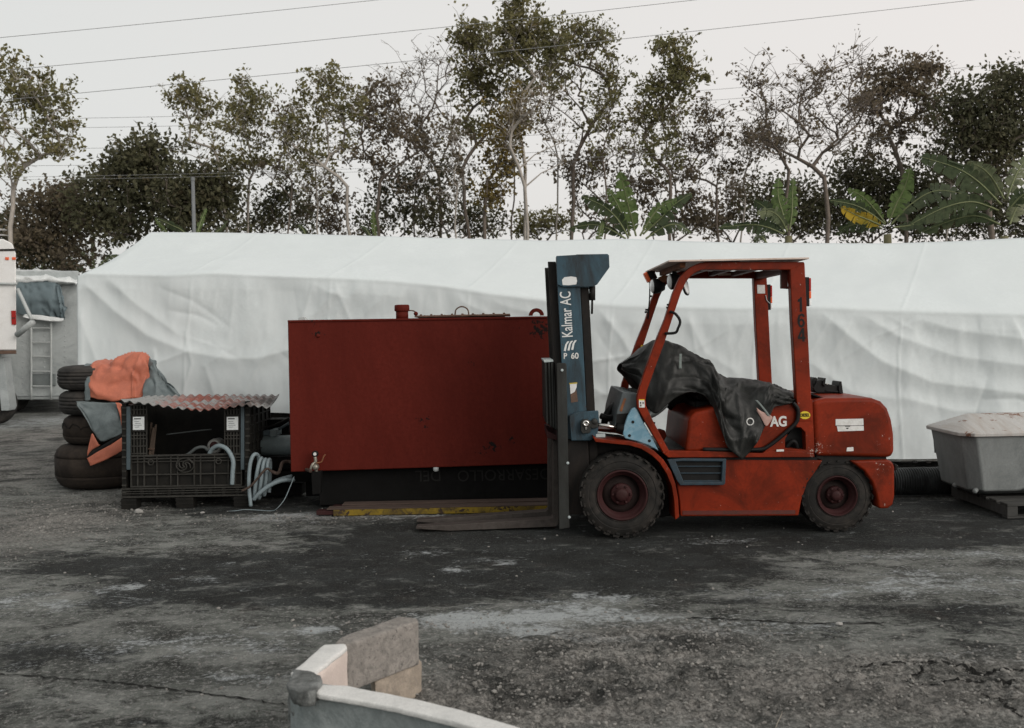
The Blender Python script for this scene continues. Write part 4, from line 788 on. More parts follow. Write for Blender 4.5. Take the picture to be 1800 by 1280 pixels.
# supporting frame under the tank, lettered beam upside down
m_frame = mat('shade_black', (0.0045, 0.0044, 0.0042), 0.8, .4, 6)  # black steel deepened in colour for the shade below the tank overhang
zt = P(560, 829, TY).z
fr = empty('support_frame', (P(760, 870, 9.8).x, 9.9, 0), 'black steel frame with faint upside-down lettering under the red tank', 'frame')
x0 = P(560, 860, 9.65).x; x1 = P(992, 860, 9.65).x
MB().prism([(x0, 9.68, .02), (x1, 9.68, .02), (x1, 9.68, P(988, 816, TY).z - .012), (x0, 9.68, zt - .012)], (0, .05, 0)).build('lettered_beam', m_frame, fr, bevel=.004)
MB().prism([(x0 - .25, 10.25, .02), (x1, 10.25, .02), (x1, 10.25, P(988, 816, TY).z - .012), (x0 - .25, 10.25, zt - .03)], (0, .08, 0)).build('rear_beam', m_frame, fr, bevel=.004)
for xx in (x0, (x0 + x1) / 2, x1 - .1): MB().box((xx, 9.73, .0), (xx + .08, 10.25, .26)).build('cross_member', m_frame, fr, bevel=.004)
m_faint = mat('faint_grey_print', (0.016, 0.0155, 0.0145), .7, .3, 12)
text('upside_down_lettering', 'DESARROLLO', P(968, 832, 9.676), .155, m_faint, fr, rot=(R(90), R(180 - .2), 0), sx=.95); text('upside_down_lettering', 'DEL', P(776, 835, 9.676), .155, m_faint, fr, rot=(R(90), R(180 - .2), 0), sx=.95)
# valve with gauge at the left foot of the tank
vl = empty('outlet_valve', P(555, 870, 9.5), 'small brass and steel outlet valve with gauge on a black stub', 'valve')
m_brass = mat('dull_fitting', (0.28, 0.26, 0.22), .4, .3, 30, metal=.6)
YV = 9.42
plate('stub_post', [(547, 830), (564, 829), (563, 868), (549, 870)], YV, .1, m_frame, vl, .004)
c = P(554, 798, YV + .03); g_ = MB().lathe(c, (0, -1, 0), [(-.02, .030), (.012, .030), (.016, .024)], 18).build('gauge', m_black, vl, smooth=True); MB().lathe(c, (0, -1, 0), [(.015, .016), (.018, .015)], 14).build('gauge_face', m_white, g_)
pxtube('valve_stem', [(554, 803, YV + .03), (555, 813, YV + .03), (556, 830, YV + .04)], .016, m_brass, vl); c = P(555, 821, YV + .02); MB().lathe(c, (0, -1, 0), [(-.03, .03), (.02, .028), (.03, .015)], 12).build('valve_body', m_brass, vl, smooth=True)
pxtube('lever', [(556, 814, YV), (565, 812, YV), (569, 803, YV), (572, 799, YV)], .007, m_rustbeam, vl); pxtube('elbow', [(546, 826, YV), (549, 817, YV), (554, 813, YV + .02)], .012, m_brass, vl)

# ================================================================ STEEL CHANNELS ON THE GROUND
m_ybeam = mat('yellow_side_paint', (0.20, 0.135, 0.010), .7, .4, 8, dirt=((.030, .020, .012), .95, 5), chips=((.035, .022, .015), .55, 12), bump=(60, .3, .004)); m_bbeam = mat('brown_beam', (0.070, 0.048, 0.038), .8, .35, 9, dirt=((.05, .035, .03), .7, 8), stretch=(.3, 1, 1), bump=(60, .4, .004))
def gbeam(name, pxa, pxb, Yc, w, h, label, yellow):
    e_ = empty(name, (P((pxa + pxb) / 2, 900, Yc).x, Yc, 0), label, 'beam', 'steel channels on the ground'); a = P(pxa, 900, Yc).x; b_ = P(pxb, 900, Yc).x; t = .012
    top = MB().box((a, Yc - w / 2, h - t), (b_, Yc + w / 2, h)).build('top_web', m_bbeam, e_, bevel=.003)
    MB().box((a + .06, Yc - w / 2, .004), (b_ - .002, Yc - w / 2 + t, h - t)).build('side_flange', m_ybeam if yellow else m_bbeam, e_, bevel=.003); MB().box((a, Yc + w / 2 - t, .004), (b_, Yc + w / 2, h - t)).build('side_flange', m_bbeam, e_, bevel=.003)
    MB().box((a - .10, Yc - w / 2 + .015, .012), (a + .07, Yc + w / 2 - .03, h - .02)).build('end_tongue', m_rim, e_, bevel=.004)
    return e_
gbeam('steel_channel', 577, 964, 9.24, .15, .072, 'yellow sided brown steel channel lying beside the fork tips', True)
gbeam('steel_channel', 604, 966, 9.42, .15, .080, 'plain brown steel channel lying behind the yellow sided one', False)

# ================================================================ TYRE STACK
m_tyb = mat('tyre_brown_dust', (0.026, 0.021, 0.018), 0.9, .3, 6, dirt=((.055, .042, .032), .5, 7), bump=(30, .35, .006))
TX = P(182, 760, 11.55).x; TYY = 11.52
def tyre(z0, h, r, dx, label, m, grooves, dy=0.0, seed=0):
    e_ = empty('tyre', (TX + dx, TYY + dy, z0), label, 'tyre', 'stacked old tyres'); c = Vector((TX + dx, TYY + dy, z0)); prof = [(h * .06, r * .55), (0.0, r * .66), (.006, r * .78), (h * .07, r * .90), (h * .17, r * .965), (h * .24, r * .985)]
    for k in range(grooves):
        t = .30 + .42 * k / max(grooves - 1, 1); bul = 1 + .008 * math.sin(math.pi * t); g = .016
        prof += [((t - g) * h, r * bul), ((t - g * .4) * h, r * (bul - .028)), ((t + g * .4) * h, r * (bul - .028)), ((t + g) * h, r * bul)]
    prof += [(h * .80, r * .985), (h * .88, r * .955), (h * .96, r * .87), (h - .004, r * .76), (h, r * .68), (h * .95, r * .60), (h * .90, r * .55)]
    cs = MB().lathe(c, (0, 0, 1), prof, 72, closed=True).build('carcass', m, e_, smooth=True)
    MB().lathe(c, (0, 0, 1), [(h * .90, r * .555), (h * .92, r * .535), (h * .80, r * .53), (h * .2, r * .53), (h * .08, r * .535), (h * .10, r * .555)], 48, closed=True).build('bead', m, e_, smooth=True)
    return cs
tyre(0.0, .50, .545, .02, 'widest brown tyre at the bottom of the stack', m_tyb, 2, .03); tyre(.497, .335, .455, .04, 'third tyre down, brown with a torn cracked tread', m_tyb, 1, .0)
tyre(.829, .285, .475, .03, 'second tyre from the top, black with tread grooves', m_rub, 4); tyre(1.111, .285, .48, .03, 'topmost tyre of the stack, half under the orange tarp', m_rub, 4, -.01)
mb = MB(); c0 = Vector((TX + .03, TYY, .497 + .335 * .66)); r_ = random.Random(3); pts = []
for k in range(40):
    q = math.pi + .1 + k * .06; pts.append(c0 + Vector((math.cos(q) * .459 + .01, math.sin(q) * .459, .018 * r_.uniform(-1, 1) + .02 * math.sin(k * .8))))
tr = mb.tube(pts, .0045, 6).build('tread_tear', m_crack, [o for o in bpy.data.objects if o.name == 'tyre.001'][0], smooth=True)

# ================================================================ ORANGE AND GREY TARPAULIN
m_orange = mat('orange_tarp', (0.52, 0.165, 0.10), 0.55, .18, 6, dirt=((.30, .10, .07), .45, 7), bump=(14, .3, .015), bump2=(200, .2, .0015), trans=.08); m_gtarp = mat('grey_green_tarp', (0.145, 0.175, 0.18), 0.55, .2, 5, dirt=((.07, .085, .088), .6, 5), bump=(14, .3, .015), bump2=(200, .2, .0015))
tp_ = empty('tarpaulin', P(200, 640, 11.2), 'crumpled orange and grey tarpaulin thrown over the tyre stack', 'tarp')
def hangs(name, rows, m, amp=.014, fs=5, seed=1, back=.7):
    cols = []; bk = back
    for x, yt, yb, Yt, Yb_ in rows:
        t = P(x, yt, Yt); back = bk * min(1, max(.06, (262 - x) / 60)); cols.append([t + Vector((.02, back, -.06)), t + Vector((.01, back * .45, .0)), t, P(x, yt + (yb - yt) * .3, Yt + (Yb_ - Yt) * .5 - .03), P(x, yt + (yb - yt) * .65, Yb_ + .01), P(x, yb, Yb_)])
    return curtain(name, cols, 6, 6, m, tp_, amp, fs, seed)
hangs('orange_side', [(157, 643, 698, 11.18, 10.97), (165, 639, 700, 11.17, 10.95), (173, 636.5, 702, 11.16, 10.94), (184, 638, 703, 11.14, 10.93), (198, 634, 706, 11.1, 10.92), (214, 628, 703, 11.08, 10.93), (228, 623, 701, 11.06, 10.95), (238, 621, 700, 11.05, 10.97), (248, 621, 700, 11.05, 10.98), (256, 624, 678, 11.06, 10.99), (262, 642, 662, 11.08, 11.0)], m_orange, .022, 2.6, 3)
hangs('grey_left_flap', [(149, 641, 704.5, 11.2, 10.99), (152, 641, 705, 11.19, 10.97), (158, 642, 703.5, 11.18, 10.955)], m_gtarp, .004, 6, 7)
cols = [[P(x, y0, 10.93), P(x + dx * .5, (y0 + y1) / 2, 10.90), P(x + dx, y1, 10.90)] for x, y0, y1, dx in ((134, 706, 712, 2), (146, 706, 735, 4), (158, 706, 757, 3), (170, 707, 772, 3), (184, 708, 776, -2), (198, 708, 768, 4), (208, 708, 762, 6), (213, 709, 757, 6))]
curtain('grey_lower_flap', cols, 7, 8, m_gtarp, tp_, .016, 2.5, 12)
curtain('orange_corner', [[P(x, y0, 10.895), P(x, (y0 + y1) / 2, 10.885), P(x, y1, 10.895)] for x, y0, y1 in ((153.5, 797, 802), (158, 774, 795), (162, 762, 791), (169, 773, 787), (175, 782, 784))], 4, 4, m_orange, tp_, .004, 8, 4)
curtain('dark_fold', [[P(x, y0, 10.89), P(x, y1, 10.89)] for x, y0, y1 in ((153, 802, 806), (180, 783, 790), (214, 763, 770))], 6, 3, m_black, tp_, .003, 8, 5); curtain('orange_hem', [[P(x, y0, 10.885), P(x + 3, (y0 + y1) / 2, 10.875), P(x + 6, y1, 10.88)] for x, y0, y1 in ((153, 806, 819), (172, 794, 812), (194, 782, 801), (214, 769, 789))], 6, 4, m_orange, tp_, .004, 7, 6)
curtain('orange_edge', [[P(x, y0, 10.89), P(x + 2, (y0 + y1) / 2, 10.885), P(x + 4, y1, 10.89)] for x, y0, y1 in ((203, 708, 716), (208, 708, 740), (213, 710, 764), (216, 712, 760))], 4, 5, m_orange, tp_, .004, 7, 8)
cols = [[P(xt, yt, 11.12), P((xt + xb) / 2 + 1, (yt + yb) / 2 - 2, 10.98), P(xb, yb, 10.9)] for xt, yt, xb, yb in ((256, 660, 246, 702), (258, 645, 258, 700), (260, 632, 272, 699), (262, 629, 286, 699), (264, 632, 300, 698), (268, 638, 312, 697), (272, 644, 318, 696))]
curtain('grey_right_fold', cols, 7, 8, m_gtarp, tp_, .024, 2.5, 21)
# what holds the tarpaulin up
dr = MB().lathe((P(250, 700, 11.45).x, 11.5, 0), (0, 0, 1), [(0, .27), (.02, .29), (.45, .29), (.46, .298), (.48, .29), (.9, .29), (.92, .298), (.94, .29), (1.06, .29), (1.08, .27)], 36).build('oil_drum', m_rust, None, smooth=True); tag(dr, 'rusty drum standing beside the tyres beneath the orange tarp', 'drum')

# ================================================================ BLACK PLASTIC CRATE
CYF = 9.80
m_crate = mat('crate_black', (0.009, 0.0088, 0.0078), 0.6, .35, 7, dirt=((.020, .018, .015), .5, 6)); m_rib = mat('crate_rib_lighter', (0.036, 0.035, 0.031), .6, .5, 12); m_strip = mat('grey_blue_strip', (0.055, 0.076, 0.086), 0.5, .25, 9); m_lab = mat('paper_label', (0.60, 0.63, 0.63), .6, .08, 40, dirt=((.38, .41, .42), .6, 45))  # m_rib is a lighter black than the crate panels
cb = empty('plastic_crate', (P(326, 890, CYF).x, CYF + .45, 0), 'black ribbed plastic bulk crate under the corrugated sheet', 'crate')
def cbox(name, x0, y0, x1, y1, Ya=CYF, d=.03, m=m_crate, parent=cb, bevel=.003):
    pl = [(x0, y1), (x1, y1 - (x1 - x0) * .018), (x1, y0 - (x1 - x0) * .018), (x0, y0)]; return plate(name, pl, Ya, d, m, parent, bevel)
x0, x1 = P(213, 800, CYF).x, P(438, 800, CYF).x; zt_ = P(325, 712, CYF).z; zb = P(325, 872, CYF).z; D = .92
MB().box((x0 + .02, CYF + D - .04, zb), (x1 - .02, CYF + D, zt_)).build('rear_panel', m_crate, cb, bevel=.004)
for xx in (x0, x1 - .035): MB().box((xx, CYF + .03, zb), (xx + .035, CYF + D - .04, zt_)).build('side_panel', m_crate, cb, bevel=.004)
MB().box((x0, CYF + .02, zb - .02), (x1, CYF + D, zb + .03)).build('floor', m_crate, cb, bevel=.004)
for k in range(10):
    zz = zt_ - .03 - k * (zt_ - zb) / 10; MB().box((x1 - .002, CYF + .04, zz - .012), (x1 + .014, CYF + D - .06, zz)).build('side_rib', m_crate, cb)
for k in range(5): MB().box((x1 - .002, CYF + .15 + k * .17, zb), (x1 + .016, CYF + .165 + k * .17, zt_)).build('side_rib', m_crate, cb)
for (xa, xb, sx_) in ((214, 221, 1), (430, 437, -1)):
    pst = cbox('corner_post', xa, 709 if sx_ > 0 else 705.5, xb + (0 if sx_ < 0 else 1), 876, CYF - .012, .06)
    for k in range(13): cbox('post_tooth', xa - (0 if sx_ > 0 else -1), 716 + k * 12.4, xb + (0 if sx_ > 0 else 1.5), 718.6 + k * 12.4, CYF - .026, .016, m_rib, pst, .002)
cbox('grey_corner_strip', 222, 715, 228.5, 826, CYF - .022, .03, m_strip); cbox('grey_corner_strip', 423, 714.5, 429, 826, CYF - .022, .03, m_strip)
for (xa, xb) in ((229, 258), (394, 422)):
    fp = cbox('front_lattice', xa, 712, xb, 800, CYF + .022, .01)
    for k in range(6): cbox('lattice_bar', xa + k * (xb - xa - 1.5) / 5, 712, xa + 1.6 + k * (xb - xa - 1.5) / 5, 800, CYF, .022, m_rib, fp, .001)
    for yy in (712, 720, 729, 758, 765, 771, 784, 797): cbox('lattice_bar', xa, yy, xb, yy + 1.7, CYF - .004, .026, m_rib, fp, .001)
    cbox('label_pocket', xa + 2, 729, xa + 28, 760, CYF - .008, .014, m_crate, fp, .002); la = cbox('paper_label', xa + 4.6, 733, xa + 24.5, 756, CYF - .011, .003, m_lab, fp, 0)
    cbox('label_print', xa + 6.5, 735.5, xa + 18.5, 737.3, CYF - .0125, .002, m_ink, la, 0)
    for k in range(4): cbox('label_print', xa + 7 + (k % 2), 741 + k * 3.2, xa + 16 + 2 * (k % 3), 741.7 + k * 3.2, CYF - .0125, .002, m_strip, la, 0)
lp = cbox('front_flap', 229, 803.5, 425, 858, CYF + .018, .02)
for yy, hgt in ((800.5, 3), (806.5, 2), (812, 1.6), (834.5, 2), (855, 2.4)): cbox('flap_rib', 229, yy, 425, yy + hgt, CYF - .012, .032, m_rib, lp, .002)
for xx in (229, 240.5, 252, 274.5, 299, 311, 340, 351, 376, 400, 412, 423): cbox('flap_rib', xx, 803 - (xx - 229) * .018, xx + 2, 857 - (xx - 229) * .018, CYF - .006, .026, m_rib, lp, .002)
for k in range(2):
    xx = 265 if k == 0 else 384; c = P(xx, 813 - k * 2, CYF - .014); MB().tube([c + Vector((math.cos(a) * .026, 0, math.sin(a) * .026)) for a in [k2 * math.pi / 8 for k2 in range(16)]], .006, 6, closed=True).build('latch_ring', m_rib, lp, smooth=True)
c = P(325, 818, CYF - .014); em = MB().tube([c + Vector((math.cos(a) * .086, 0, math.sin(a) * .070)) for a in [k2 * math.pi / 16 for k2 in range(32)]], .006, 6, closed=True)
for s in (1, -1):
    em.tube(smooth_path([c + Vector((s * .075, -.004, s * .022)), c + Vector((s * .045, -.006, s * .052)), c + Vector((-s * .004, -.006, s * .038)), c + Vector((-s * .018, -.006, s * .006)), c + Vector((-s * .004, -.006, -s * .018))], 5), .008, 6); em.tube(smooth_path([c + Vector((s * .055, -.004, -s * .030)), c + Vector((s * .048, -.006, s * .012)), c + Vector((s * .018, -.006, s * .028)), c + Vector((0, -.006, s * .010))], 5), .007, 6)
em.build('moulded_emblem', m_rib, lp, smooth=True)
for yy, hgt in ((859, 2.5), (864, 1.6), (868, 1.6), (873, 3)): cbox('base_rail', 213, yy, 438, yy + hgt, CYF - .014, .05, m_rib)
for xx in range(222, 436, 24): cbox('base_stud', xx, 861 - (xx - 213) * .018, xx + 6, 874 - (xx - 213) * .018, CYF - .006, .03)
for xa, xb in ((213, 240), (310, 340), (411, 438)):
    for Yq in (CYF - .01, CYF + .4, CYF + .78):
        p0, p1 = P(xa, 880, CYF).x, P(xb, 880, CYF).x; ft = MB().box((p0, Yq, .0), (p1, Yq + .14, zb - .015)).build('foot', m_crate, cb, bevel=.004)
        if Yq < CYF:
            for zz in (.035, .075): MB().box((p0 - .004, Yq - .008, zz), (p1 + .004, Yq, zz + .012)).build('foot_rib', m_crate, ft)
# corrugated sheet on the crate
m_corr = bpy.data.materials.new('corrugated_asbestos'); m_corr.use_nodes = True; nt = m_corr.node_tree; L = nt.links; b = nt.nodes['Principled BSDF']; co = _n(nt, 'ShaderNodeNewGeometry').outputs['Position']
n1 = _noise(nt, co, 4.5, 7, .7, .5); n2 = _noise(nt, co, 16, 7, .75); sx_ = _n(nt, 'ShaderNodeSeparateXYZ'); L.new(co, sx_.inputs[0])
c_ = _mix(nt, _ramp(nt, n2, .35, .65), (.17, .175, .17), (.30, .305, .30)); band_ = _ramp(nt, _math(nt, 'ADD', _math(nt, 'ABSOLUTE', _math(nt, 'ADD', sx_.outputs[0], 3.02)), _math(nt, 'MULTIPLY', n2, .5)), .86, .50)
c_ = _mix(nt, _math(nt, 'MULTIPLY', band_, _ramp(nt, n1, .44, .52)), c_, (.27, .062, .036)); dk = _math(nt, 'MULTIPLY', _ramp(nt, n1, .46, .56), _ramp(nt, sx_.outputs[0], -3.45, -2.75)); c_ = _mix(nt, _math(nt, 'MULTIPLY', dk, .9), c_, (.055, .055, .052))
c_ = _mix(nt, _math(nt, 'MULTIPLY', _ramp(nt, n2, .55, .62), .85), c_, (.05, .045, .04)); L.new(c_, b.inputs['Base Color']); b.inputs['Roughness'].default_value = .9; bp_ = _n(nt, 'ShaderNodeBump'); bp_.inputs['Strength'].default_value = .4; bp_.inputs['Distance'].default_value = .006; L.new(_noise(nt, co, 60, 6, .7), bp_.inputs['Height']); L.new(bp_.outputs[0], b.inputs['Normal'])
nu, nv = 17 * 12 + 1, 22; fx = np.linspace(0, 1, nu); A = np.zeros((nu, nv, 3))
FE = [(0, 212, 706, 9.72), (.18, 262, 712, 9.66), (.34, 310, 719, 9.60), (.5, 352, 723, 9.56), (.66, 392, 719, 9.58), (.82, 432, 714, 9.62), (.92, 456, 716, 9.66), (1, 474, 719, 9.70)]
BE = [(0, 262, 699, 10.42), (.3, 322, 697, 10.44), (.6, 400, 696.5, 10.46), (1, 491, 697, 10.48)]
for i, f in enumerate(fx):
    a = P(np.interp(f, [q[0] for q in FE], [q[1] for q in FE]), np.interp(f, [q[0] for q in FE], [q[2] for q in FE]), np.interp(f, [q[0] for q in FE], [q[3] for q in FE])); e = P(np.interp(f, [q[0] for q in BE], [q[1] for q in BE]), np.interp(f, [q[0] for q in BE], [q[2] for q in BE]), np.interp(f, [q[0] for q in BE], [q[3] for q in BE]))
    rag = .012 * vnoise(f * 60, 0, 3) + .035 * (vnoise(f * 9, 0, 8) - .5)
    for j in range(nv):
        t = j / (nv - 1); t2 = t + (1 - t) * float(rag); p = a * (1 - t2) + e * t2
        A[i, j] = (p.x, p.y, p.z + .0115 * math.cos(2 * math.pi * 17 * f) - .012 * math.sin(math.pi * t) + .01)
cs = grid_obj('corrugated_sheet', A, m_corr, None, .007); tag(cs, 'weathered corrugated roofing sheet with red patches lying on the crate', 'roofing sheet')
# things in the crate
m_wood = mat('old_wood', (0.075, 0.055, 0.042), .85, .35, 14, stretch=(1, 1, .2))
sb_ = empty('wooden_sticks', P(265, 790, 9.95), 'bundle of short wooden sticks standing inside the crate', 'sticks')
for k, (xa, xb) in enumerate(((262, 270), (265, 273), (268, 274), (262, 266))): MB().tube([P(xa, 806, 9.98 + k * .02), P((xa + xb) / 2, 775, 9.97 + k * .02), P(xb, 752 - k * 3, 9.96 + k * .02)], .011, 6).build('stick', m_wood, sb_)
pxtube('band', [(260, 789, 9.955), (266, 790, 9.95), (272, 789, 9.955)], .006, m_rust, sb_)
mp_ = empty('pump', P(378, 800, 10.05), 'small dirty pump with a round casing inside the crate', 'pump')
c = P(378, 785, 10.05); MB().lathe(c, (0, -1, 0), [(-.15, .05), (-.14, .075), (0, .080), (.02, .075), (.03, .05), (.022, .035), (.03, .03)], 24).build('casing', mat('grimy_aluminium', (.20, .20, .19), .6, .4, 20, metal=.3), mp_, smooth=True); MB().lathe(c + Vector((0, -.025, .01)), (0, -1, 0), [(0, .045), (.012, .042), (.015, .02)], 18).build('red_cover', m_rim, mp_, smooth=True)
xx_ = P(378, 785, 10.05).x; MB().box((xx_ - .07, 9.99, zb + .03), (xx_ + .07, 10.2, c.z - .07)).build('stand', m_black, mp_)
m_hosed = mat('dark_hose', (0.075, 0.085, 0.085), .6, .3, 12); o = pxtube('thin_rod', [(292, 764, 10.2), (350, 757, 10.2), (372, 755, 10.2)], .006, m_hosed, sb_)
MATS['hose_grey'] = None; MATS.pop('hose_grey'); m_hose = mat('grey_hose', (0.20, 0.25, 0.27), .5, .12, 12, dirt=((.15, .17, .17), .4, 14)); m_hosed = mat('dark_hose', (0.075, 0.085, 0.085), .6, .3, 12)
o = pxtube('pale_hose', [(366, 812, 9.86), (369, 796, 9.84), (376, 787, 9.81), (386, 783.5, 9.78), (397, 788, 9.765), (405, 798, 9.755), (410, 812, 9.75), (409, 830, 9.75), (408, 852, 9.755)], .0215, m_hose, None, 12, 6); tag(o, 'short pale hose looping over the front edge of the crate', 'hose')
o = pxtube('dark_hose', [(318, 806, 10.0), (333, 797, 9.98), (345, 788, 9.97), (358, 786, 9.97), (366, 792, 9.98)], .016, m_hosed, None, 10, 6); tag(o, 'thin dark hose arching up inside the crate', 'hose')
# hose coil beside the crate
YH = 9.72
hc = [P(441, 890, YH), P(437.5, 850, YH), P(440, 815, YH), P(447, 799, YH + .02), P(455, 806, YH + .10), P(452, 850, YH + .14), P(447, 878, YH + .08), P(449, 850, YH + .03), P(455, 815, YH + .04), P(461, 808, YH + .10), P(462, 850, YH + .17), P(455, 876, YH + .10), P(459, 845, YH + .05), P(463, 815, YH + .06), P(468, 810, YH + .12), P(469, 850, YH + .18), P(464, 870, YH + .12), P(468, 840, YH + .07), P(471, 812, YH + .08), P(475, 812, YH + .14), P(474, 850, YH + .19), P(473, 866, YH + .18)]
o = MB().tube(smooth_path(hc, 7), .0185, 12).build('hose_coil', m_hose, None, smooth=True); tag(o, 'coil of pale grey hose standing against the right side of the crate', 'hose')
o = pxtube('hose_end', [(446, 878, YH + .02), (455, 868, YH), (470, 856, YH), (488, 847, YH), (503, 843.5, YH + .02), (516, 844, YH + .1)], .021, m_hose, None, 12); tag(o, 'pale hose sweeping from the coil towards the red tank, lower of two', 'hose')
o = pxtube('hose_end', [(470, 856, YH + .12), (484, 846, YH + .12), (498, 840.5, YH + .12), (513, 837, YH + .16)], .017, m_hose, None, 12); tag(o, 'pale hose sweeping from the coil towards the red tank, upper of two', 'hose')
m_brown = mat('brown_wrapped_cable', (0.045, 0.032, 0.027), .8, .5, 30, dirt=((.13, .095, .075), .5, 40))
o = pxtube('wrapped_cable', [(425, 863, YH - .06), (440, 855, YH - .06), (452, 842, YH - .06), (462, 830, YH - .05), (470, 824, YH - .03), (478, 829, YH), (488, 832, YH), (493, 824, YH), (497, 813, YH + .05), (510, 812, YH + .1), (522, 818, YH + .0), (535, 824, YH - .1), (546, 828, YV - .02)], [.012] * 30 + [.017] * 43, m_brown, None, 10, 6); tag(o, 'brown tape-wrapped cable running from the crate to the valve', 'cable')
o = pxtube('thin_wire', [(517, 838, 9.6), (509, 858, 9.55), (500, 878, 9.52), (488, 893, 9.5), (478, 898, 9.55), (455, 897, 9.6), (430, 896, 9.6), (414, 898, 9.6), (395, 899.5, 9.6)], .004, m_hose, None, 6); tag(o, 'thin pale wire trailing on the ground below the hoses', 'wire')
# fat grey pipe and dark junk between crate and tank
m_pipe = mat('grey_green_pipe', (0.16, 0.20, 0.205), .45, .12, 6, dirt=((.06, .07, .07), .4, 5))
yp = 10.35; a = P(444, 784, yp); e = P(560, 784 - 2, yp)
pi_ = MB().lathe(a, (e - a), [(0, .080), (0, .107), ((e - a).length, .107), ((e - a).length, .08)], 32).build('large_pipe', m_pipe, None, smooth=True); tag(pi_, 'fat grey green pipe lying between the crate and the red tank', 'pipe')
ju = empty('dark_pallet_stack', P(480, 830, 10.6), 'dark heap of timbers under the pipe beside the tank', 'timber')
for k, (xa, xb, ya, yb, Yq) in enumerate(((446, 560, 806, 826, 10.24), (452, 560, 830, 848, 10.2), (444, 530, 852, 872, 10.3), (448, 508, 738, 762, 10.55), (474, 486, 756, 768, 10.3))): plate('timber', [(xa, yb), (xb, yb - 1), (xb, ya - 1), (xa, ya)], Yq, .25, m_frame if k < 4 else m_pipe, ju, .006)
plate('slab', [(460, 758), (484, 757), (489, 765), (458, 766)], 10.34, .14, m_strip, ju, .004); pxtube('stick', [(447, 757, 10.4), (480, 748, 10.4), (508, 735, 10.45)], .01, m_crate, ju); pxtube('stick', [(486, 757, 10.4), (508, 744, 10.45)], .014, m_strip, ju)
plate('backing_board', [(440, 880), (560, 878), (560, 735), (440, 737)], 11.35, .04, m_frame, ju, 0)

# ================================================================ CORRUGATED DRAIN PIPE AND COVERED TUB ON THE RIGHT
a = P(1500, 853, 9.70); e = P(1700, 851, 9.70); L_ = (e - a).length; prof = [(0, .11)]
n_ = int(L_ / .024)
for k in range(n_): s0 = k * L_ / n_; prof += [(s0, .118), (s0 + .004, .135), (s0 + .014, .135), (s0 + .018, .118)]
prof += [(L_, .118)]; a.z = e.z = .136
dp = MB().lathe(a, e - a, prof, 28).build('drain_pipe', mat('black_pipe', (.030, .033, .033), .42, .25, 8, dirt=((.11, .12, .12), .5, 6)), None, smooth=False); dp.data.shade_smooth(); dp.data.set_sharp_from_angle(angle=R(40)); tag(dp, 'black corrugated drain pipe lying behind the forklift rear wheel', 'pipe')
m_tub = mat('tub_grey', (0.20, 0.215, 0.212), .55, .15, 3, dirt=((.10, .11, .11), .7, 3), chips=((.035, .032, .03), .70, 9), stretch=(1, 1, .4), spots=[(tuple(P(1646, 770, 9.5)), .16, .08)]); m_lid = mat('lid_white_rust', (0.44, 0.435, 0.42), .6, .08, 5, dirt=((.29, .245, .20), .5, 2.2), chips=((.17, .085, .055), .63, 9), stretch=(7, .8, .8), spots=[(tuple(P(1745, 733, 9.1)), .30, .14), (tuple(P(1810, 731, 9.1)), .30, .14), (tuple(P(1700, 764, 8.66)), .18, .12), (tuple(P(1690, 738, 9.0)), .12, .08)])
tb = empty('covered_tub', (P(1760, 870, 9.1).x, 9.1, .12), 'grey tub with a rust streaked white lid at the right edge', 'tub')
YT0, YT1 = 8.68, 9.50
xl_t, xl_b, zt0, zb0 = P(1697, 770, YT0).x, P(1699, 872, YT0).x + .03, P(1697, 768, YT0).z, P(1700, 873, YT0).z
xr = xl_t + 1.5; zt0 = .675; zb0 = .155; ca_ = .10
def ring(xa, xb, ya, yb, z, ch=ca_): return [Vector(p) for p in ((xa + ch, ya, z), (xb - ch, ya, z), (xb, ya + ch, z), (xb, yb - ch, z), (xb - ch, yb, z), (xa + ch, yb, z), (xa, yb - ch, z), (xa, ya + ch, z))]
def loft_rings(rs):
    V = [p for r in rs for p in r]; n = len(rs[0]); F = [tuple(range(n))[::-1], tuple((len(rs) - 1) * n + k for k in range(n))]
    for i in range(len(rs) - 1):
        for k in range(n): F.append((i * n + k, i * n + (k + 1) % n, (i + 1) * n + (k + 1) % n, (i + 1) * n + k))
    return V, F
V, F = loft_rings([ring(xl_b + .10, xr - .1, YT0 + .10, YT1 - .08, zb0), ring(xl_b + .04, xr - .04, YT0 + .04, YT1 - .04, zb0 + .035), ring(xl_t, xr, YT0, YT1, zt0)]); obj('tub_body', V, F, m_tub, tb, bevel=.015, seg=3)
V, F = loft_rings([ring(xl_t - .03, xr + .03, YT0 - .03, YT1 + .03, zt0), ring(xl_t - .032, xr + .032, YT0 - .032, YT1 + .032, zt0 + .03), ring(xl_t - .02, xr + .02, YT0 - .02, YT1 + .02, zt0 + .04), ring(xl_t + .20, xr - .2, 9.06, 9.14, zt0 + .165, .03)]); ld = obj('lid', V, F, m_lid, tb, bevel=.006)
plate('perforated_plate', [(1640, 760), (1654, 763), (1656, 798), (1643, 796)], 9.42, .006, m_tub, tb, 0)
for k in range(3):
    q = [Vector((xl_b + .06, YT0 + .05, zb0 + .02)), Vector((xl_b + .04, YT0 + .4, zb0 + .02)), Vector((xl_b + .5, YT0 + .03, zb0 + .02))][k]; MB().lathe(q + Vector((.0, -.02, .02)), (-.6, -.8, -.1), [(-.03, .022), (.02, .02), (.028, .012)], 12).build('drain_stub', m_tub, tb, smooth=True)
pl = empty('wooden_pallet', (xl_b + .9, 9.0, 0), 'dark wooden pallet under the covered tub', 'pallet')
m_pal = mat('dark_pallet_wood', (0.055, 0.055, 0.052), .85, .35, 9, stretch=(.4, 3, 1)); xp = P(1738, 880, 8.75).x
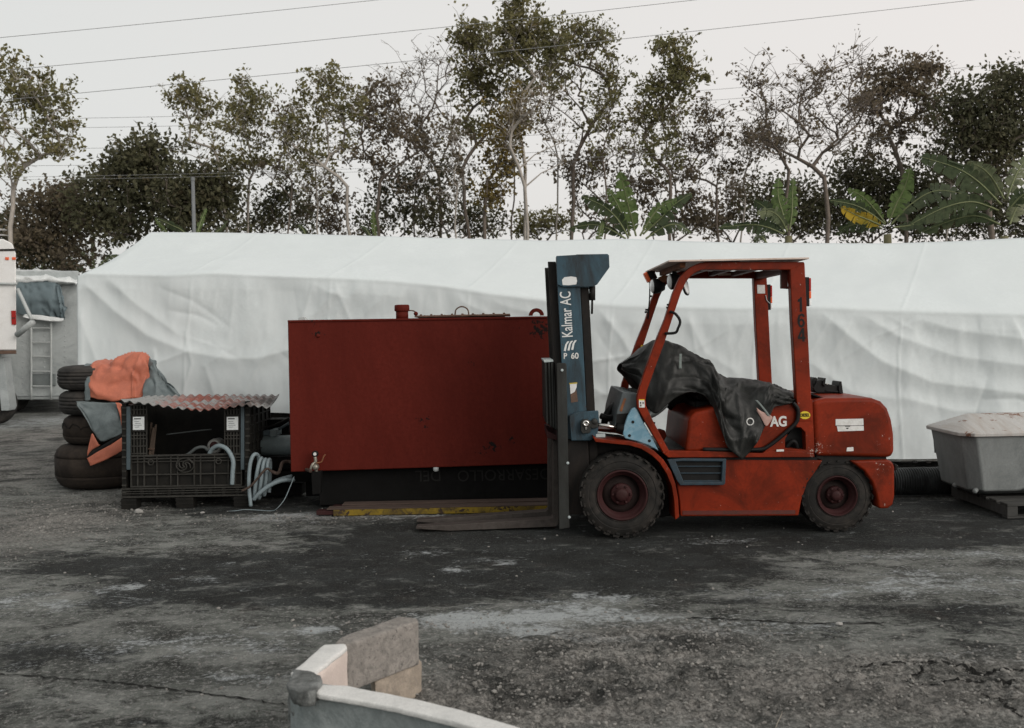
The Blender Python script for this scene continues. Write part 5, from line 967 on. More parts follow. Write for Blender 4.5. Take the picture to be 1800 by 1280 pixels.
for k in range(6): MB().box((xp, 8.42 + k * .19, .105), (xp + 1.3, 8.42 + k * .19 + .13, .127)).build('deck_board', m_pal, pl, bevel=.003)
for k in range(3): MB().box((xp + k * .6, 8.42, .02), (xp + k * .6 + .09, 9.5, .103)).build('stringer', m_pal, pl, bevel=.003)
for k in range(2): MB().box((xp, 8.42 + k * .9, .0), (xp + 1.3, 8.42 + k * .9 + .1, .018)).build('bottom_board', m_pal, pl, bevel=.002)

# ================================================================ LOW BLOCK WALL IN THE FOREGROUND
m_wpaint = mat('whitewashed_render', (0.64, 0.64, 0.62), .85, .10, 7, dirt=((.36, .37, .36), .35, 9), bump=(45, .45, .008), bump2=(10, .3, .02)); m_front = mat('weathered_teal_render', (0.27, 0.30, 0.30), .85, .3, 5, chips=((.05, .06, .06), .66, 16), dirt=((.12, .145, .147), .7, 5), bump=(40, .45, .008), bump2=(9, .35, .02)); m_pink = mat('warm_glow_limewash', (0.62, 0.53, 0.48), .85, .08, 6, bump=(60, .3, .006)); m_conc = mat('pitted_concrete', (0.27, 0.25, 0.228), .9, .25, 8, chips=((.11, .103, .095), .58, 60), dirt=((.12, .115, .105), .7, 22), bump=(70, .7, .01), bump2=(14, .3, .02)); m_mortar = mat('grey_mortar', (0.20, 0.21, 0.205), .9, .45, 14, dirt=((.035, .037, .035), .9, 7), bump=(35, .8, .02))  # m_pink: limewash with the warm evening glow put into its colour
def block(name, top_px, z, zbase, m, parent, bevel=.012, jit=.006, seed=1, z2=None):
    """top outline -> solid block, finely subdivided and slightly uneven"""
    tp = [G(x, y, z) for x, y in top_px]; bm = bmesh.new(); vt = [bm.verts.new(p) for p in tp]; vb = [bm.verts.new((p.x, p.y, zbase)) for p in tp]; n = len(tp)
    bm.faces.new(vt); bm.faces.new(vb[::-1]); [bm.faces.new((vt[i], vb[i], vb[(i + 1) % n], vt[(i + 1) % n])) for i in range(n)]
    bmesh.ops.recalc_face_normals(bm, faces=bm.faces); bmesh.ops.bevel(bm, geom=list(bm.edges), offset=bevel, segments=2, affect='EDGES', profile=.5)
    bmesh.ops.triangulate(bm, faces=bm.faces)
    for _ in range(4):
        es = [e for e in bm.edges if e.calc_length() > .03]
        if not es: break
        bmesh.ops.subdivide_edges(bm, edges=es, cuts=1); bmesh.ops.triangulate(bm, faces=[f for f in bm.faces if len(f.verts) > 3])
    co_ = np.array([v.co[:] for v in bm.verts]); dn = [(fbm(co_[:, (k + 1) % 3] * 14, co_[:, k] * 14 + co_[:, (k + 2) % 3] * 9, seed + k, 3) - .5) * 2 * jit for k in range(3)]
    for i, v in enumerate(bm.verts): v.co += Vector((dn[0][i], dn[1][i], dn[2][i] * .7))
    me = bpy.data.meshes.new(name); bm.to_mesh(me); bm.free(); me.shade_smooth(); return _link(name, me, m, parent)
ZW = .36
lw = empty('low_wall', G(600, 1210, 0), 'low whitewashed block wall turning a corner in the near foreground', 'wall')
back_e = [(560, 1199), (613, 1206), (735, 1229), (825, 1252), (902, 1275), (1010, 1308)]; frnt = [(985, 1330), (838, 1278), (735, 1252), (659, 1235), (560, 1218), (540, 1213)]
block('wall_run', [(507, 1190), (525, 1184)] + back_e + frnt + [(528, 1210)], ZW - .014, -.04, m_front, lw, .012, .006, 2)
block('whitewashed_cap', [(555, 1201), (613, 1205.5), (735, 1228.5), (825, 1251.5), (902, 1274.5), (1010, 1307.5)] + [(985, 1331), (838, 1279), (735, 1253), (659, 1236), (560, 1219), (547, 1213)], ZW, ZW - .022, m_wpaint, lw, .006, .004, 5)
block('return_wall', [(510, 1183), (532, 1166), (569, 1133.5), (608, 1132.5), (610, 1137), (568, 1180), (562, 1197)], ZW + .004, -.04, m_pink, lw, .012, .004, 3)
block('return_cap', [(510, 1182), (532, 1165), (568.5, 1132.5), (608, 1131.5), (611, 1137), (566, 1172), (552, 1186)], ZW + .018, ZW - .003, m_wpaint, lw, .007, .004, 6)
block('corner_mortar', [(505, 1191), (509, 1181), (524, 1179), (552, 1184), (566, 1199), (552, 1212), (541, 1216), (528, 1213), (513, 1204)], ZW + .016, ZW - .05, m_mortar, lw, .006, .03, 9); block('mortar_run', [(505, 1192), (512, 1188), (522, 1194), (518, 1206), (510, 1203)], ZW - .03, ZW - .20, m_mortar, lw, .006, .024, 19)
sl = block('concrete_slab', [(587, 1130), (600, 1119), (702, 1083), (733, 1086.5), (735.5, 1091), (609, 1133)], .355, .150, m_conc, None, .008, .004, 11); tag(sl, 'pitted grey concrete slab set on edge behind the whitewashed wall', 'slab')
bb = block('footing_block', [(650, 1184), (668, 1150), (728, 1135), (742, 1163), (660, 1196)], .150, -.03, mat('ochre_footing', (.34, .29, .235), .9, .3, 10, dirt=((.16, .14, .12), .6, 12), bump=(50, .7, .012)), None, .015, .012, 13); tag(bb, 'rough pale footing block beneath the concrete slab', 'block')
# ================================================================ TREES, BUSHES, BANANAS, WIRES
def leafmat(name, c1, c2, c3, tr=.35):
    m = bpy.data.materials.new(name); m.use_nodes = True; nt = m.node_tree; L = nt.links; b = nt.nodes['Principled BSDF']; co = _n(nt, 'ShaderNodeNewGeometry').outputs['Position']
    c = _mix(nt, _ramp(nt, _noise(nt, co, .7, 4, .6), .35, .65), c1, c2); c = _mix(nt, _ramp(nt, _noise(nt, co, 2.3, 3, .6), .55, .75), c, c3); c = _mix(nt, _ramp(nt, _noise(nt, co, 9, 2), .45, .7), c, tuple(x * .55 for x in c1))
    L.new(c, b.inputs['Base Color']); b.inputs['Roughness'].default_value = .6; b.inputs['Specular IOR Level'].default_value = .25; t = _n(nt, 'ShaderNodeBsdfTranslucent'); L.new(c, t.inputs['Color']); mx = _n(nt, 'ShaderNodeMixShader'); mx.inputs[0].default_value = tr
    L.new(b.outputs[0], mx.inputs[1]); L.new(t.outputs[0], mx.inputs[2]); L.new(mx.outputs[0], nt.nodes['Material Output'].inputs['Surface']); return m
LM = {'olive': leafmat('olive_leaves', (.17, .165, .075), (.22, .20, .095), (.26, .20, .085), .5), 'dark': leafmat('dark_leaves', (.085, .088, .050), (.12, .115, .062), (.14, .11, .065), .4),
      'brown': leafmat('brown_leaves', (.15, .125, .085), (.20, .16, .11), (.23, .18, .095), .5), 'yellow': leafmat('yellowing_leaves', (.16, .12, .03), (.20, .15, .05), (.09, .09, .03)), 'green': leafmat('fresh_leaves', (.085, .12, .035), (.12, .15, .05), (.07, .09, .03))}
m_barkp = mat('pale_bark', (0.34, 0.31, 0.275), .9, .3, 8); m_barkd = mat('dark_bark', (0.14, 0.115, 0.095), .9, .35, 8)
def tree(label, base_px, top_px, Y, blobs, n, leaves, lsize, lm, bark, name='tree', cat='tree', group='trees behind the trailer', r0=.10, clump=.30, seed=1, bare=0.0, dense=False, twigs=True):
    """blobs: (px, py, rx px, ry px, share) crown masses; branches grow towards points inside them"""
    g = random.Random(seed * 31 + 5); ng = np.random.default_rng(seed); b0 = P(base_px, 590, Y); b0.z = -.1; t0 = P(top_px[0], top_px[1], Y); sc_ = Y / FPX
    e_ = empty(name, (b0.x, b0.y, 0), label, cat, group); nodes = []; par = []; k = max(4, int((t0 - b0).length / .45)); off = Vector((0, 0, 0))
    for i in range(k + 1):
        t = i / k; off = off + Vector((g.uniform(-.06, .06), g.uniform(-.06, .06), 0)); nodes.append(b0.lerp(t0, t) + off * (1 if 0 < i else 0)); par.append(i - 1)
    lo = max(2, int(k * .30)); r0 = r0 * .52; lsize = lsize * .72; clump = clump * (.42 if not dense else .8); leaves = int(leaves * (.80 if not dense else .66)); n = int(n * 1.3); tot = sum(b_[4] for b_ in blobs); tg = []
    for (bx, by, rx, ry, sh) in blobs:
        c = P(bx, by, Y)
        for _ in range(max(2, int(n * sh / tot))):
            while True:
                v = Vector((g.gauss(0, .55), g.gauss(0, .5), g.gauss(0, .55)))
                if .1 < v.length < 1.5: break
            tg.append(c + Vector((v.x * rx * sc_, v.y * max(rx, ry) * .8 * sc_, v.z * ry * sc_)))
    mains = [P(b_[0], b_[1], Y) + Vector((0, g.uniform(-.5, .5) * max(b_[2], b_[3]) * sc_, 0)) for b_ in sorted(blobs, key=lambda q: -q[1])]
    tg.sort(key=lambda p: (p - t0).length + g.uniform(-.6, .6)); arr = np.array([tuple(v) for v in nodes]); tips = []
    for p in mains + tg:
        pa_ = np.array(p); dv = pa_ - arr[lo:]; ds = np.linalg.norm(dv, axis=1); cost = ds + np.where(dv[:, 2] < .62 * ds, (.62 * ds - dv[:, 2]) * 1.3, 0); j = int(cost.argmin()) + lo; s = nodes[j]; Ln = (p - s).length
        if Ln < .05: continue
        st = max(2, int(Ln / .38)); pj = nodes[par[j]] if par[j] >= 0 else s; d0 = (s - pj).normalized() if par[j] >= 0 else Vector((0, 0, 1)); mid = s + d0 * Ln * .16 + (p - s) * .36 + Vector((0, 0, -Ln * .03)); last = j; new = []
        for i in range(1, st + 1):
            t = i / st; q = s * (1 - t) ** 2 + mid * 2 * t * (1 - t) + p * t * t + Vector((g.uniform(-1, 1), g.uniform(-1, 1), g.uniform(-1, 1))) * .045 * (1 - t * .5); nodes.append(q); par.append(last); last = len(nodes) - 1; new.append(tuple(q))
        arr = np.concatenate([arr, np.array(new)]); tips.append(last)
    anchors = []
    if twigs:
        for j in list(tips):
            for _ in range(3):
                v = Vector((g.uniform(-1, 1), g.uniform(-1, 1), g.uniform(-.2, 1))) * (.30 if not bare else .40); nodes.append(nodes[j] + v * .5 + Vector((0, 0, .03))); par.append(j); nodes.append(nodes[j] + v + Vector((g.uniform(-.06, .06), 0, g.uniform(-.06, .06)))); par.append(len(nodes) - 2); anchors.append((len(nodes) - 1, j))
    N_ = len(nodes); rad = [0.0] * N_; kids = [0] * N_
    for i in range(N_):
        if par[i] >= 0: kids[par[i]] += 1
    for i in range(N_ - 1, -1, -1):
        if kids[i] == 0: rad[i] = .0045 ** 2.2
        if par[i] >= 0: rad[par[i]] += rad[i]
    rad = np.array(rad) ** (1 / 2.2); rad = np.maximum(rad * (r0 / rad[0]) ** np.clip(rad / rad[0] + .35, 0, 1), .0042)
    Pn = np.array([tuple(v) for v in nodes]); pi = np.array(par); m_ = pi >= 0; A0 = Pn[pi[m_]]; A1 = Pn[m_]; ra = np.minimum(rad[pi[m_]], rad[m_] * 1.7); rb = rad[m_]; ax = A1 - A0; ax /= np.linalg.norm(ax, axis=1, keepdims=True) + 1e-9
    up = np.where(np.abs(ax[:, 2:3]) < .9, np.array([[0, 0, 1.]]), np.array([[0, 1., 0]])); u = np.cross(ax, up); u /= np.linalg.norm(u, axis=1, keepdims=True); w = np.cross(ax, u); ns = 5; V = []
    for q in range(ns):
        a = 2 * math.pi * q / ns; dd = u * math.cos(a) + w * math.sin(a); V.append(A0 - ax * ra[:, None] * .3 + dd * ra[:, None]); V.append(A1 + dd * rb[:, None])
    V = np.stack(V, 1); nseg = len(V); F = np.array([(2 * q, 2 * ((q + 1) % ns), 2 * ((q + 1) % ns) + 1, 2 * q + 1) for q in range(ns)])
    fast('trunk', V.reshape(-1, 3), (F[None] + (np.arange(nseg) * 2 * ns)[:, None, None]).reshape(-1, 4), bark, e_, True)
    if leaves:
        kp = {j: ng.random() >= bare for j in tips}; tp = np.array([tuple(nodes[j]) for j in tips if kp[j]] + [tuple(nodes[a_]) for a_, j in anchors if kp[j]])
        if len(tp):
            wgt = ng.random(len(tp)) ** (3.0 if not dense else 1.2) + .06; wgt /= wgt.sum(); ci = ng.choice(len(tp), leaves, p=wgt); ctr = tp[ci] + np.clip(ng.normal(0, 1, (leaves, 3)), -1.7, 1.7) * clump * np.array([1, 1, .75]) * (.5 + .8 * ng.random((leaves, 1)))
            leaf_mesh(e_, ctr, lsize, lm, ng)
    return e_
def leaf_mesh(parent, ctr, lsize, lm, ng, name='crown'):
    n = len(ctr); d = ng.normal(0, 1, (n, 3)); d[:, 2] -= .35; d /= np.linalg.norm(d, axis=1, keepdims=True); r_ = ng.normal(0, 1, (n, 3)); s = np.cross(d, r_); s /= np.linalg.norm(s, axis=1, keepdims=True) + 1e-9; nn = np.cross(d, s); l = (lsize * ng.uniform(.6, 1.35, n))[:, None]; wd = l * ng.uniform(.22, .36, (n, 1))
    V = np.stack([ctr - d * l * .5, ctr + s * wd - d * l * .05 + nn * l * .08, ctr + d * l * .5, ctr - s * wd - d * l * .05 + nn * l * .08], 1); F = np.arange(4 * n).reshape(n, 4); return fast(name, V.reshape(-1, 3), F, lm, parent, False)
T = lambda *a, **k: tree(*a, **k)
T('pale sparse tree leaning in at the far left edge', -22, (12, 330), 24, [(0, 150, 60, 40, 2), (60, 160, 50, 40, 2), (95, 215, 45, 45, 2.5), (100, 260, 40, 25, 1.2), (20, 220, 50, 40, 1.2), (35, 290, 35, 30, .8), (-60, 200, 50, 70, 1)], 100, 3600, .17, LM['olive'], m_barkp, r0=.11, clump=.26, seed=1)
T('slim sparse tree with a small tuft above the dark bushes', 425, (400, 330), 26, [(325, 165, 28, 28, 1.6), (350, 195, 30, 30, 1.2), (335, 250, 30, 35, .8), (375, 260, 30, 50, .8), (390, 300, 25, 30, .5)], 60, 1800, .16, LM['olive'], m_barkp, r0=.07, clump=.22, seed=2)
T('slim tree with a pointed leafy crown over the sheet left end', 438, (440, 330), 27, [(432, 168, 24, 26, 1.4), (425, 205, 42, 36, 2), (440, 250, 45, 40, 1.8), (445, 300, 45, 40, 1.2), (410, 300, 30, 40, .6)], 80, 2900, .16, LM['olive'], m_barkp, r0=.07, clump=.24, seed=3)
T('tree forking into two tufted limbs left of the thicket', 628, (600, 330), 25, [(575, 150, 30, 24, 1.4), (600, 195, 45, 34, 1.8), (535, 205, 38, 34, 1.4), (520, 260, 35, 40, 1), (500, 230, 20, 25, .5), (600, 255, 40, 35, .6)], 80, 2600, .16, LM['olive'], m_barkp, r0=.08, clump=.24, seed=4)
T('leafy brownish tree in front of the bare twigs', 665, (668, 320), 27, [(672, 185, 42, 34, 1.6), (640, 205, 30, 40, 1), (700, 230, 45, 45, 1.5), (640, 265, 45, 40, 1.2), (690, 300, 50, 40, 1), (760, 250, 36, 40, .8)], 100, 3600, .15, LM['brown'], m_barkd, r0=.09, clump=.28, seed=5)
T('bare twiggy tree between the leafy crowns', 792, (765, 300), 29, [(715, 145, 50, 45, 1.4), (770, 115, 45, 40, 1.2), (760, 190, 50, 50, 1.2), (690, 200, 40, 40, .8)], 90, 500, .12, LM['brown'], m_barkd, r0=.09, clump=.25, seed=6, bare=.6)
T('tall leafy tree rising left of the highest crown', 845, (830, 300), 26, [(825, 65, 30, 28, 1.5), (850, 95, 45, 35, 2), (825, 140, 34, 34, 1.4), (860, 165, 35, 34, 1.2), (815, 210, 34, 34, .8), (860, 230, 30, 40, .6)], 95, 3900, .16, LM['olive'], m_barkd, r0=.09, clump=.25, seed=7)
T('tallest tree, its crown touching the top of the picture', 925, (912, 300), 25, [(908, 18, 20, 22, 1.2), (905, 58, 42, 30, 2), (930, 85, 45, 32, 2), (890, 100, 40, 28, 1.2), (965, 80, 32, 28, 1.1), (940, 140, 40, 26, .7), (905, 195, 36, 40, .5)], 110, 4600, .17, LM['olive'], m_barkp, r0=.09, clump=.26, seed=8)
T('tree with an airy crown right of the tallest one', 1016, (1014, 290), 26, [(1010, 62, 36, 24, 1.6), (1055, 70, 24, 28, 1), (985, 95, 30, 24, 1), (1015, 110, 45, 34, 1), (1060, 130, 34, 40, 1), (1000, 170, 40, 45, .7), (1075, 170, 26, 40, .6), (1040, 220, 40, 40, .5)], 110, 3300, .15, LM['olive'], m_barkd, r0=.10, clump=.25, seed=9)
T('brownish broken stem wrapped in dry leaves', 872, (872, 320), 24, [(890, 240, 20, 36, 1.2), (880, 290, 26, 36, 1.4), (865, 340, 30, 40, 1.5), (905, 210, 18, 26, .6), (900, 180, 18, 20, .4)], 60, 2600, .15, LM['yellow'], m_barkd, r0=.09, clump=.26, seed=10)
T('pale forked tree standing clear of the thicket', 925, (922, 330), 22.5, [(905, 200, 30, 30, 1), (940, 190, 30, 40, 1), (985, 250, 20, 30, .4), (895, 260, 14, 20, .4)], 26, 420, .13, LM['brown'], m_barkp, r0=.075, clump=.22, seed=11, bare=.35)
T('tree with a dense olive tuft left of the guard roof', 1165, (1165, 310), 25, [(1185, 95, 30, 24, 1.6), (1205, 135, 34, 26, 1.8), (1165, 150, 30, 30, 1.2), (1180, 180, 36, 28, 1.2), (1150, 215, 34, 36, 1), (1130, 240, 26, 36, .7), (1155, 280, 40, 40, 1)], 100, 3900, .16, LM['olive'], m_barkd, r0=.085, clump=.25, seed=12)
T('thin sparse tree trailing down right of the olive tuft', 1252, (1248, 330), 26, [(1240, 200, 30, 24, 1.2), (1255, 245, 28, 30, 1), (1230, 270, 26, 30, .8), (1270, 300, 36, 40, .8), (1215, 310, 28, 36, .6)], 60, 1500, .15, LM['brown'], m_barkd, r0=.06, clump=.24, seed=13)
T('bare spreading tree above the forklift', 1450, (1448, 310), 23, [(1450, 130, 45, 36, 1), (1500, 110, 36, 34, .8), (1410, 165, 45, 36, 1.2), (1370, 200, 40, 40, 1), (1460, 190, 50, 40, 1.2), (1350, 250, 40, 30, .9), (1505, 190, 40, 40, 1), (1420, 240, 40, 35, .8), (1480, 240, 36, 30, .7)], 150, 1500, .13, LM['brown'], m_barkd, r0=.10, clump=.25, seed=14, bare=.35)
T('thin bare tree reaching left of the spreading one', 1392, (1385, 300), 25, [(1335, 150, 26, 40, 1), (1345, 215, 35, 40, 1), (1340, 250, 36, 22, 1.4), (1365, 265, 34, 22, 1)], 60, 900, .14, LM['brown'], m_barkd, r0=.08, clump=.22, seed=15, bare=.3)
T('round topped brown leafed tree near the right', 1588, (1590, 300), 26, [(1560, 135, 34, 26, 1.4), (1625, 125, 36, 24, 1.8), (1545, 170, 36, 26, 1), (1600, 165, 45, 26, 1.2), (1520, 175, 26, 24, .8), (1590, 215, 40, 34, 1), (1635, 190, 26, 30, .6), (1560, 240, 36, 30, .6)], 130, 4600, .16, LM['brown'], m_barkd, r0=.11, clump=.24, seed=16)
T('dense dark tree filling the right edge', 1745, (1745, 330), 24, [(1690, 185, 40, 26, 1.3), (1720, 215, 60, 40, 2.4), (1775, 180, 45, 40, 1.8), (1790, 140, 30, 26, 1), (1700, 250, 55, 36, 1.8), (1770, 250, 55, 45, 2), (1730, 300, 70, 36, 1.4), (1850, 220, 60, 70, 2)], 170, 13500, .17, LM['dark'], m_barkd, r0=.14, clump=.30, seed=17, dense=True)
T('dark bushy tree left of the utility pole', 250, (245, 400), 27, [(235, 285, 45, 34, 1.6), (275, 275, 34, 26, 1), (215, 330, 55, 40, 2), (270, 340, 60, 50, 2.4), (240, 390, 80, 50, 2), (180, 380, 50, 45, 1.5)], 120, 12500, .20, LM['dark'], m_barkd, r0=.12, clump=.34, seed=18, dense=True)
T('dark bushy tree right of the utility pole', 352, (352, 400), 26, [(350, 325, 42, 26, 1.6), (370, 360, 45, 36, 2), (320, 370, 45, 45, 1.8), (385, 330, 26, 24, .8), (350, 410, 60, 40, 1.5)], 80, 8000, .20, LM['dark'], m_barkd, r0=.10, clump=.32, seed=19, dense=True)
T('yellow brown bushy tree low on the left', 105, (110, 430), 28, [(110, 345, 40, 22, 1.2), (80, 375, 50, 30, 1.6), (130, 385, 50, 34, 1.6), (60, 420, 50, 30, 1.4), (120, 440, 70, 40, 2)], 80, 7500, .20, LM['brown'], m_barkd, r0=.10, clump=.34, seed=20, dense=True)
for i, (lab, bx, Y, bl, n, lv, mm) in enumerate((
        ('dark low bush behind the truck roof', 20, 29, [(20, 400, 50, 40, 1), (50, 450, 70, 60, 2), (0, 480, 60, 60, 1), (100, 480, 60, 50, 1)], 70, 8000, 'dark'), ('dark low bush under the slim trees', 475, 28, [(470, 380, 40, 30, 1.2), (510, 395, 45, 30, 1), (440, 400, 40, 26, .8), (495, 350, 30, 24, .6)], 60, 4200, 'dark'),
        ('brown tangled bush right of the forked tree', 560, 29, [(545, 375, 45, 34, 1), (585, 350, 30, 34, .8), (560, 310, 36, 30, .5), (600, 395, 40, 24, .8)], 60, 3200, 'brown'), ('dark tangled bush below the leafy brown tree', 690, 28, [(680, 355, 45, 30, 1.4), (720, 330, 36, 34, 1), (660, 395, 40, 24, .8), (740, 385, 40, 26, 1)], 70, 4000, 'dark'),
        ('dark undergrowth at the foot of the tall trees', 800, 27, [(780, 395, 50, 26, 1.2), (820, 375, 36, 34, 1), (850, 400, 50, 24, 1), (800, 300, 34, 40, .6), (770, 340, 30, 30, .5)], 80, 4600, 'dark'), ('low rounded green bush behind the sheet ridge', 960, 31, [(950, 395, 40, 18, 1.4), (985, 390, 30, 18, 1), (930, 405, 34, 14, .8)], 40, 3000, 'olive'),
        ('loose bush at the foot of the airy tree', 1030, 27, [(1000, 300, 36, 22, .8), (1030, 330, 40, 40, 1.2), (1050, 290, 34, 26, .8), (1080, 350, 36, 40, .8), (1060, 400, 50, 26, 1)], 70, 3000, 'brown'), ('brown bush behind the large banana plant', 1150, 27, [(1140, 330, 36, 40, 1), (1170, 380, 50, 34, 1.2), (1210, 350, 34, 40, .8), (1230, 395, 40, 24, .8)], 70, 3600, 'brown'),
        ('grey brown bush above the sheet left of the guard', 1285, 28, [(1290, 350, 34, 40, 1), (1260, 395, 40, 24, 1), (1320, 380, 36, 36, 1)], 50, 2800, 'brown'), ('dark bush between the banana plants', 1400, 27, [(1350, 345, 40, 26, 1), (1410, 350, 45, 34, 1.4), (1390, 395, 60, 26, 1.2), (1460, 370, 45, 40, 1.4)], 80, 6800, 'dark'),
        ('dark thicket left of the yellow banana leaf', 1530, 27, [(1510, 320, 45, 30, 1.2), (1550, 350, 50, 50, 1.8), (1500, 385, 50, 34, 1.2), (1590, 330, 45, 40, 1.4), (1600, 390, 50, 30, 1)], 100, 9500, 'dark'), ('dark thicket behind the right banana leaves', 1690, 27, [(1640, 330, 50, 36, 1.4), (1690, 370, 60, 50, 2), (1760, 370, 60, 50, 2), (1620, 390, 50, 30, 1), (1830, 380, 60, 60, 1.5)], 110, 11000, 'dark'))):
    T(lab, bx, (bx, 430), Y, bl, n, int(lv * (.85 if lv > 6000 else .5)), .17, LM[mm], m_barkd, name='bush', cat='bush', group='undergrowth behind the trailer', r0=.06, clump=.33, seed=40 + i, dense=(mm == 'dark' and lv > 6000))
for i, (bx, tx, ty, Y, mm) in enumerate(((505, 498, 215, 26, 'brown'), (570, 548, 250, 27, 'olive'), (735, 742, 225, 28, 'brown'), (815, 800, 240, 24, 'brown'), (895, 905, 170, 28, 'olive'), (975, 968, 130, 27, 'brown'), (1060, 1066, 190, 25, 'olive'), (1105, 1112, 230, 27, 'brown'), (1195, 1188, 215, 27, 'brown'), (1300, 1312, 240, 26, 'brown'), (1535, 1528, 200, 27, 'brown'), (1640, 1652, 215, 26, 'brown'))):
    T('thin upright sapling, %s from the left of the row behind the sheet' % ('first second third fourth fifth sixth seventh eighth ninth tenth eleventh twelfth'.split()[i]), bx, (tx, (ty + 420) / 2), Y, [(tx, ty, 16, 26, 1), (tx + 6, ty + 40, 22, 30, 1), (tx - 8, ty + 85, 24, 30, .8)], 26, 700, .14, LM[mm], m_barkp if i % 2 else m_barkd, name='sapling', cat='sapling', group='thin saplings behind the trailer', r0=.045, clump=.2, seed=70 + i, bare=.2)
# --- bananas
m_mid = mat('banana_midrib', (0.16, 0.18, 0.085), .6, .2, 10); m_stem = mat('banana_stem', (0.14, 0.13, 0.07), .7, .35, 7)
BM = {'g': leafmat('banana_green', (.13, .19, .065), (.17, .23, .085), (.20, .24, .11), .5), 'd': leafmat('banana_dark', (.060, .082, .042), (.078, .10, .05), (.10, .105, .06), .4), 'y': leafmat('banana_yellow', (.50, .33, .03), (.42, .30, .04), (.20, .20, .04), .4), 'p': leafmat('banana_pale', (.15, .18, .10), (.19, .20, .12), (.12, .14, .07), .35)}
def banana(label, bx, by, Y, leaves, seed, stem=True):
    g = random.Random(seed); b0 = P(bx, by, Y); e_ = empty('banana_plant', (b0.x, b0.y, 0), label, 'banana plant', 'banana plants behind the trailer')
    if stem: MB().tube([Vector((b0.x, b0.y, -.05)), Vector((b0.x + .02, b0.y, b0.z * .5)), Vector((b0.x, b0.y, b0.z))], [.13, .11, .07], 10).build('stem', m_stem, e_, smooth=True)
    for pts, w, mm in leaves:
        dep = g.uniform(-.5, .5); pp = smooth_path([P(x, y, Y + dep * i / (len(pts) - 1)) for i, (x, y) in enumerate(pts)], 8); n = len(pp); Wm = w * .70 * Y / FPX; V = []; F = []; rows = []
        tilt = g.uniform(.25, .6); va = 0
        sdv = Vector((-_F.x, -_F.y, 0)).normalized()
        L_ = 0; prev = pp[0]
        for i, p in enumerate(pp):
            t = i / (n - 1); tn = (pp[min(i + 1, n - 1)] - pp[max(i - 1, 0)]).normalized(); side = tn.cross(sdv).normalized(); nrm = side.cross(tn).normalized(); side = (side * math.cos(tilt) + nrm * math.sin(tilt)); ww = Wm * (max(0, math.sin(math.pi * min(1, max(0, (t - .10) / .90)) ** .75)) ** .55 if t > .10 else .0)
            rows.append((p, side, nrm, ww, tn))
        for s in (-1, 1):                                  # each half of the blade, torn into strips along the veins
            i = 0
            while i < n - 1:
                k = min(n - 1, i + g.choice((1, 2, 2, 3, 4)))
                gap = g.uniform(0.0, .5); dr = g.uniform(-.2, 1.3); base = len(V)
                for q in range(i, k + 1):
                    p, side, nrm, ww, tn = rows[q]; f = (q - i) / (k - i); sh = (f - .5) * -gap * (pp[k] - pp[i]).length
                    lean = tn * ww * .35
                    V += [p, p + side * s * ww * .55 + lean * .5 + nrm * .05 * ww + tn * sh * .4, p + side * s * ww * (1 + .06 * g.uniform(-1, 1)) + lean + Vector((0, 0, -dr * ww * .5)) + tn * sh]
                for q in range(k - i):
                    a = base + q * 3; F += [(a, a + 1, a + 4, a + 3), (a + 1, a + 2, a + 5, a + 4)]
                i = k
        lf = obj('leaf', V, F, BM[mm], e_); lf.data.shade_smooth(); MB().tube(pp, [.020 * (1 - .8 * i / (n - 1)) for i in range(n)], 5).build('midrib', m_mid, lf, smooth=True)
banana('large banana plant with one upright bright leaf above the mast', 1118, 425, 18.5, [([(1118, 415), (1108, 375), (1098, 335), (1090, 300)], 24, 'g'), ([(1108, 415), (1095, 380), (1080, 350), (1068, 332)], 16, 'g'), ([(1105, 418), (1085, 385), (1060, 362), (1022, 345)], 22, 'd'), ([(1130, 412), (1160, 385), (1185, 360), (1216, 340)], 22, 'd'), ([(1125, 415), (1150, 375), (1170, 358), (1190, 352)], 16, 'g'), ([(1100, 420), (1070, 402), (1040, 395), (1000, 402)], 16, 'd'), ([(1135, 420), (1165, 400), (1190, 395), (1215, 410)], 16, 'd'), ([(1048, 440), (1052, 420), (1056, 400), (1060, 388)], 9, 'g')], 1)
banana('banana plant with ragged bright leaves over the guard roof', 1386, 415, 19, [([(1388, 405), (1392, 375), (1393, 345), (1394, 313)], 14, 'g'), ([(1384, 405), (1376, 375), (1368, 345), (1368, 312)], 20, 'g'), ([(1380, 410), (1362, 385), (1345, 365), (1325, 352)], 20, 'd'), ([(1378, 412), (1350, 400), (1320, 395), (1262, 400)], 16, 'd'), ([(1384, 408), (1372, 385), (1355, 372), (1330, 375)], 16, 'p'), ([(1348, 428), (1340, 418), (1332, 418), (1326, 428)], 10, 'p')], 2)
banana('small banana plant with one yellow leaf', 1560, 412, 18.5, [([(1556, 395), (1530, 375), (1500, 360), (1458, 352)], 14, 'd'), ([(1552, 398), (1530, 388), (1505, 378), (1478, 364)], 15, 'y'), ([(1556, 392), (1535, 365), (1515, 345), (1490, 332)], 17, 'g'), ([(1562, 392), (1575, 360), (1590, 330), (1600, 295)], 22, 'g'), ([(1566, 395), (1600, 360), (1650, 335), (1725, 350)], 22, 'd'), ([(1550, 402), (1520, 395), (1490, 398), (1470, 412)], 15, 'd'), ([(1570, 400), (1605, 395), (1630, 380), (1660, 370)], 18, 'd')], 3)
